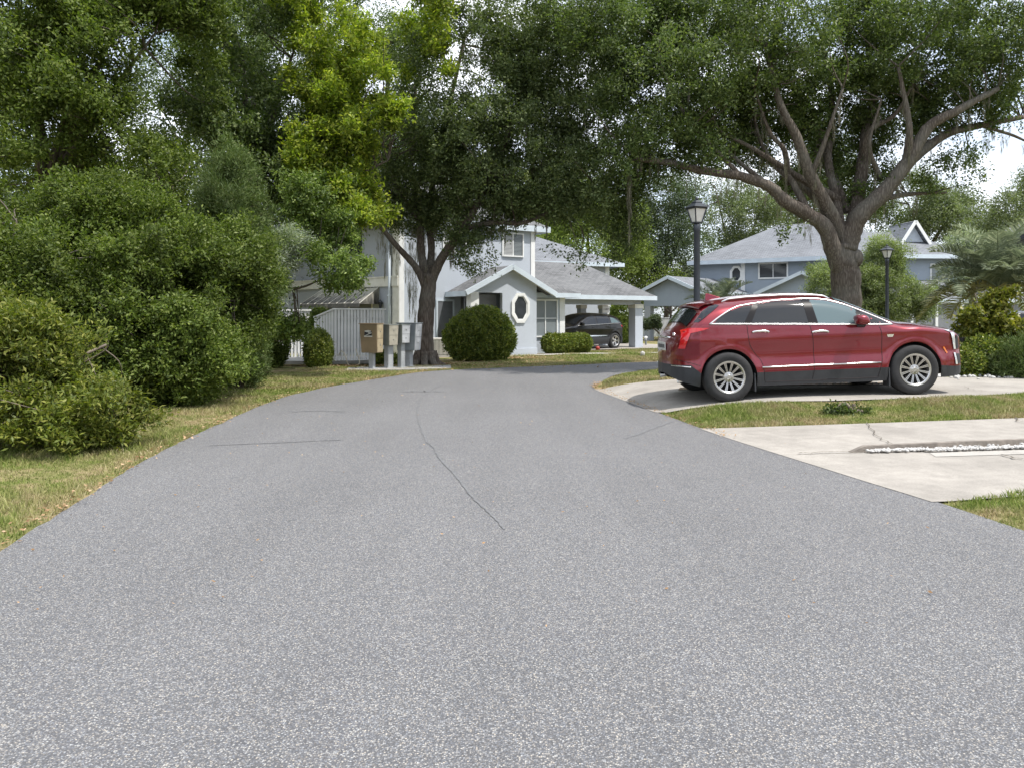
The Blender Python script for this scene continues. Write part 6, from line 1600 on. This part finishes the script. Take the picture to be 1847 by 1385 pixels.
# ------------------------------------------------------------------ palms
def palm(label, px, py, Y, n, fl, seed, zb, dry=.18, trunk_r=.16):
    c = np.array(w3(px, py, Y)); base = np.array((c[0], Y, zb)); r = np.random.default_rng(seed)
    t = thing('palm_tree', label, 'palm', tuple(base))
    h = c[2]-zb
    m = MB(); m.tube(spline([(0,0,-.1),(.03,0,h*.5),(0,0,h)], 14), np.linspace(trunk_r*1.15,trunk_r,14)*(1+.10*np.sin(np.arange(14)*2.4)), 12); m.build('trunk', M['bark'], t, smooth=True)
    for i in range(n):
        f = (i+.5)/n; az = i*2.39996 + r.uniform(-.2,.2); el = R(86 - 95*f + r.uniform(-8,8)); L = fl*r.uniform(.85,1.12)
        k = 16; tt_ = np.linspace(0,1,k); e = el - (1.0+.45*r.uniform())*tt_**1.4
        step = L/(k-1); rr = np.concatenate([[0],np.cumsum(np.cos(e[:-1])*step)]); zz = np.concatenate([[0],np.cumsum(np.sin(e[:-1])*step)])
        S = np.stack([rr*math.cos(az), rr*math.sin(az), h+zz],1)
        mb = MB(); mb.tube(S, np.linspace(.020,.005,k), 5)
        Tn = unit(np.gradient(S, axis=0)); side = np.array([-math.sin(az), math.cos(az), 0]); V = []
        for sgn in (-1,1):
            for q in np.linspace(.14,.99,46):
                j = q*(k-1); a = int(j); b_ = min(a+1,k-1); w = j-a
                p = S[a]*(1-w)+S[b_]*w; T = Tn[a]; U = np.cross(side, T); U = -U if U[2] < 0 else U
                ll = fl*.30*math.sin(math.pi*min(.97, q*.82+.16))**.7*r.uniform(.85,1.1)
                d = unit(T*.55 + side*sgn*.75 + U*.42 + r.normal(0,.10,3)); d2 = unit(d + np.array([0,0,-.45]))
                wv = unit(np.cross(d, U))*.017*(fl/1.6)
                p1 = p + d*ll*.55; p2 = p1 + d2*ll*.45
                V += [p-wv*.6, p+wv*.6, p1+wv, p1-wv, p1-wv, p1+wv, p2+wv*.15, p2-wv*.15]
        b0 = len(mb.v); mb.v += [tuple(v) for v in V]; mb.f += [[b0+4*x_+y_ for y_ in range(4)] for x_ in range(len(V)//4)]
        mb.build('frond', M['leaf_palm_dry' if f > 1-dry else 'leaf_palm'], t)
    return t
palm('pindo palm with arching blue green fronds behind the lime shrub', 1800, 520, 17.8, 46, 1.75, 71, .15)
palm('small palm whose frond tips show over the roof of the red car', 1300, 560, 21.0, 22, 1.15, 72, .0, .2, .12)
tree('lime_shrub', 'leggy shrub with lime and yellow leaves in front of the pindo palm', 'shrub', (PX(1815,15.8),15.8,.2),
    [blob(1798,545,15.8,28,30,.3), blob(1772,582,15.8,36,26,.35), blob(1815,590,15.8,34,30,.35), blob(1790,625,15.8,26,22,.3,.7), blob(1748,572,15.8,16,14,.2,.6)],
    'leaf_cluster', 640, 13, .07, .10, .055, 159, clump=.13, shell=.2, rough=.4, freq=2.5, ntw=110, tr0=.012, part='foliage', bark='twig', up=.5, gap=-.35, gfreq=2.5,
    trunk=[([(PX(1815,15.8)+dx,15.8,.15), w3(1810+dx*40,640,15.8), w3(1795+dx*160,580,15.8), w3(1795+dx*260,530,15.8)], .022, .008) for dx in (-.14,-.05,.05,.16)])
tree('rosemary_shrub', 'grey green needle leaved shrub at the right edge above white stones', 'shrub', (PX(1835,15.0),15.0,.25),
    [blob(1835,650,15,38,36,.5), blob(1870,640,15,40,40,.5), blob(1805,665,15.1,20,24,.35)], 'leaf_cedar', 900, 22, .11, .10, .012, 160, shell=.3, rough=.3, freq=2.2, part='foliage', bark='twig', up=1.0, along=1.6, flat=.05, ntw=40)
tree('weed_plant', 'small leafy weed clump in the middle of the grass strip', 'weed', (PX(1540,10.55),10.55,.13), [(PX(1540,10.55),10.55,.17,.26,.09,.04), (PX(1505,10.55),10.55,.19,.16,.09,.05)], 'leaf_oak', 90, 14, .06, .05, .025, 161, shell=.2, part='foliage', bark='twig', zmin=0)
tree('garden_plant', 'dark blue green potted looking plant on the far lawn edge near the porch', 'plant', (PX(1732,44),44,-.05), [blob(1732,607,44,10,8,.3)], 'leaf_far_dark', 160, 14, .1, .10, .05, 162, part='foliage', shell=.3)
# ------------------------------------------------------------------ light, sky, camera
SUN_AZ = math.degrees(math.atan2(.75, -.42)); SUN_EL = 63
sun = bpy.data.lights.new('sun', 'SUN'); sun.energy = 3.1; sun.angle = R(0.6); sun.color = (1.0, .955, .89)
so_ = bpy.data.objects.new('sun', sun); COL.objects.link(so_)
az = R(SUN_AZ); el = R(SUN_EL)
dirv = Vector((math.sin(az)*math.cos(el), math.cos(az)*math.cos(el), math.sin(el)))
so_.rotation_euler = dirv.to_track_quat('Z', 'Y').to_euler(); so_.location = dirv*60

wd_ = bpy.data.worlds.new('World'); scene.world = wd_; wd_.use_nodes = True
nt = wd_.node_tree; nt.nodes.clear()
sky = nt.nodes.new('ShaderNodeTexSky'); sky.sky_type = 'NISHITA'; sky.sun_disc = False
sky.sun_elevation = el; sky.sun_rotation = az; sky.air_density = 1.0; sky.dust_density = 1.6; sky.ozone_density = 1.0
gen = nt.nodes.new('ShaderNodeTexCoord').outputs['Generated']
mp = nd(nt, 'ShaderNodeMapping', None, Vector=gen, Scale=(1.0, 1.0, 2.2)).outputs[0]
cl = noise(nt, mp, 2.1, 8, 0.58, 0.3)
cf = ramp(nt, cl, [(0.36, 0.30), (0.56, 0.95)])
cb = ramp(nt, noise(nt, mp, 5.0, 6), [(0.3, (4.3,4.8,5.7)), (0.7, (7.6,7.75,8.0))])
skyc = mix(nt, cf, sky.outputs[0], cb)
bgn = nd(nt, 'ShaderNodeBackground', None, Color=skyc, Strength=0.14)
wo = nt.nodes.new('ShaderNodeOutputWorld'); nt.links.new(bgn.outputs[0], wo.inputs[0])

cam = bpy.data.cameras.new('camera'); co = bpy.data.objects.new('camera', cam); COL.objects.link(co)
co.location = (0, 0, H); co.rotation_euler = (R(90), 0, 0)
cam.sensor_fit = 'HORIZONTAL'; cam.sensor_width = 36.0; cam.lens = 36.0*F/1847.0
cam.shift_y = -(692.5 - YH)/1847.0
cam.clip_start = 0.05; cam.clip_end = 2500
scene.camera = co
vs = scene.view_settings
scene.display_settings.display_device = 'sRGB'
vs.view_transform = 'Standard'; vs.look = 'None'; vs.exposure = 0.80; vs.gamma = 1.0; vs.use_curve_mapping = False
scene.cycles.max_bounces = 8; scene.cycles.diffuse_bounces = 3; scene.cycles.glossy_bounces = 4; scene.cycles.transmission_bounces = 4; scene.cycles.transparent_max_bounces = 4
scene.cycles.use_denoising = True
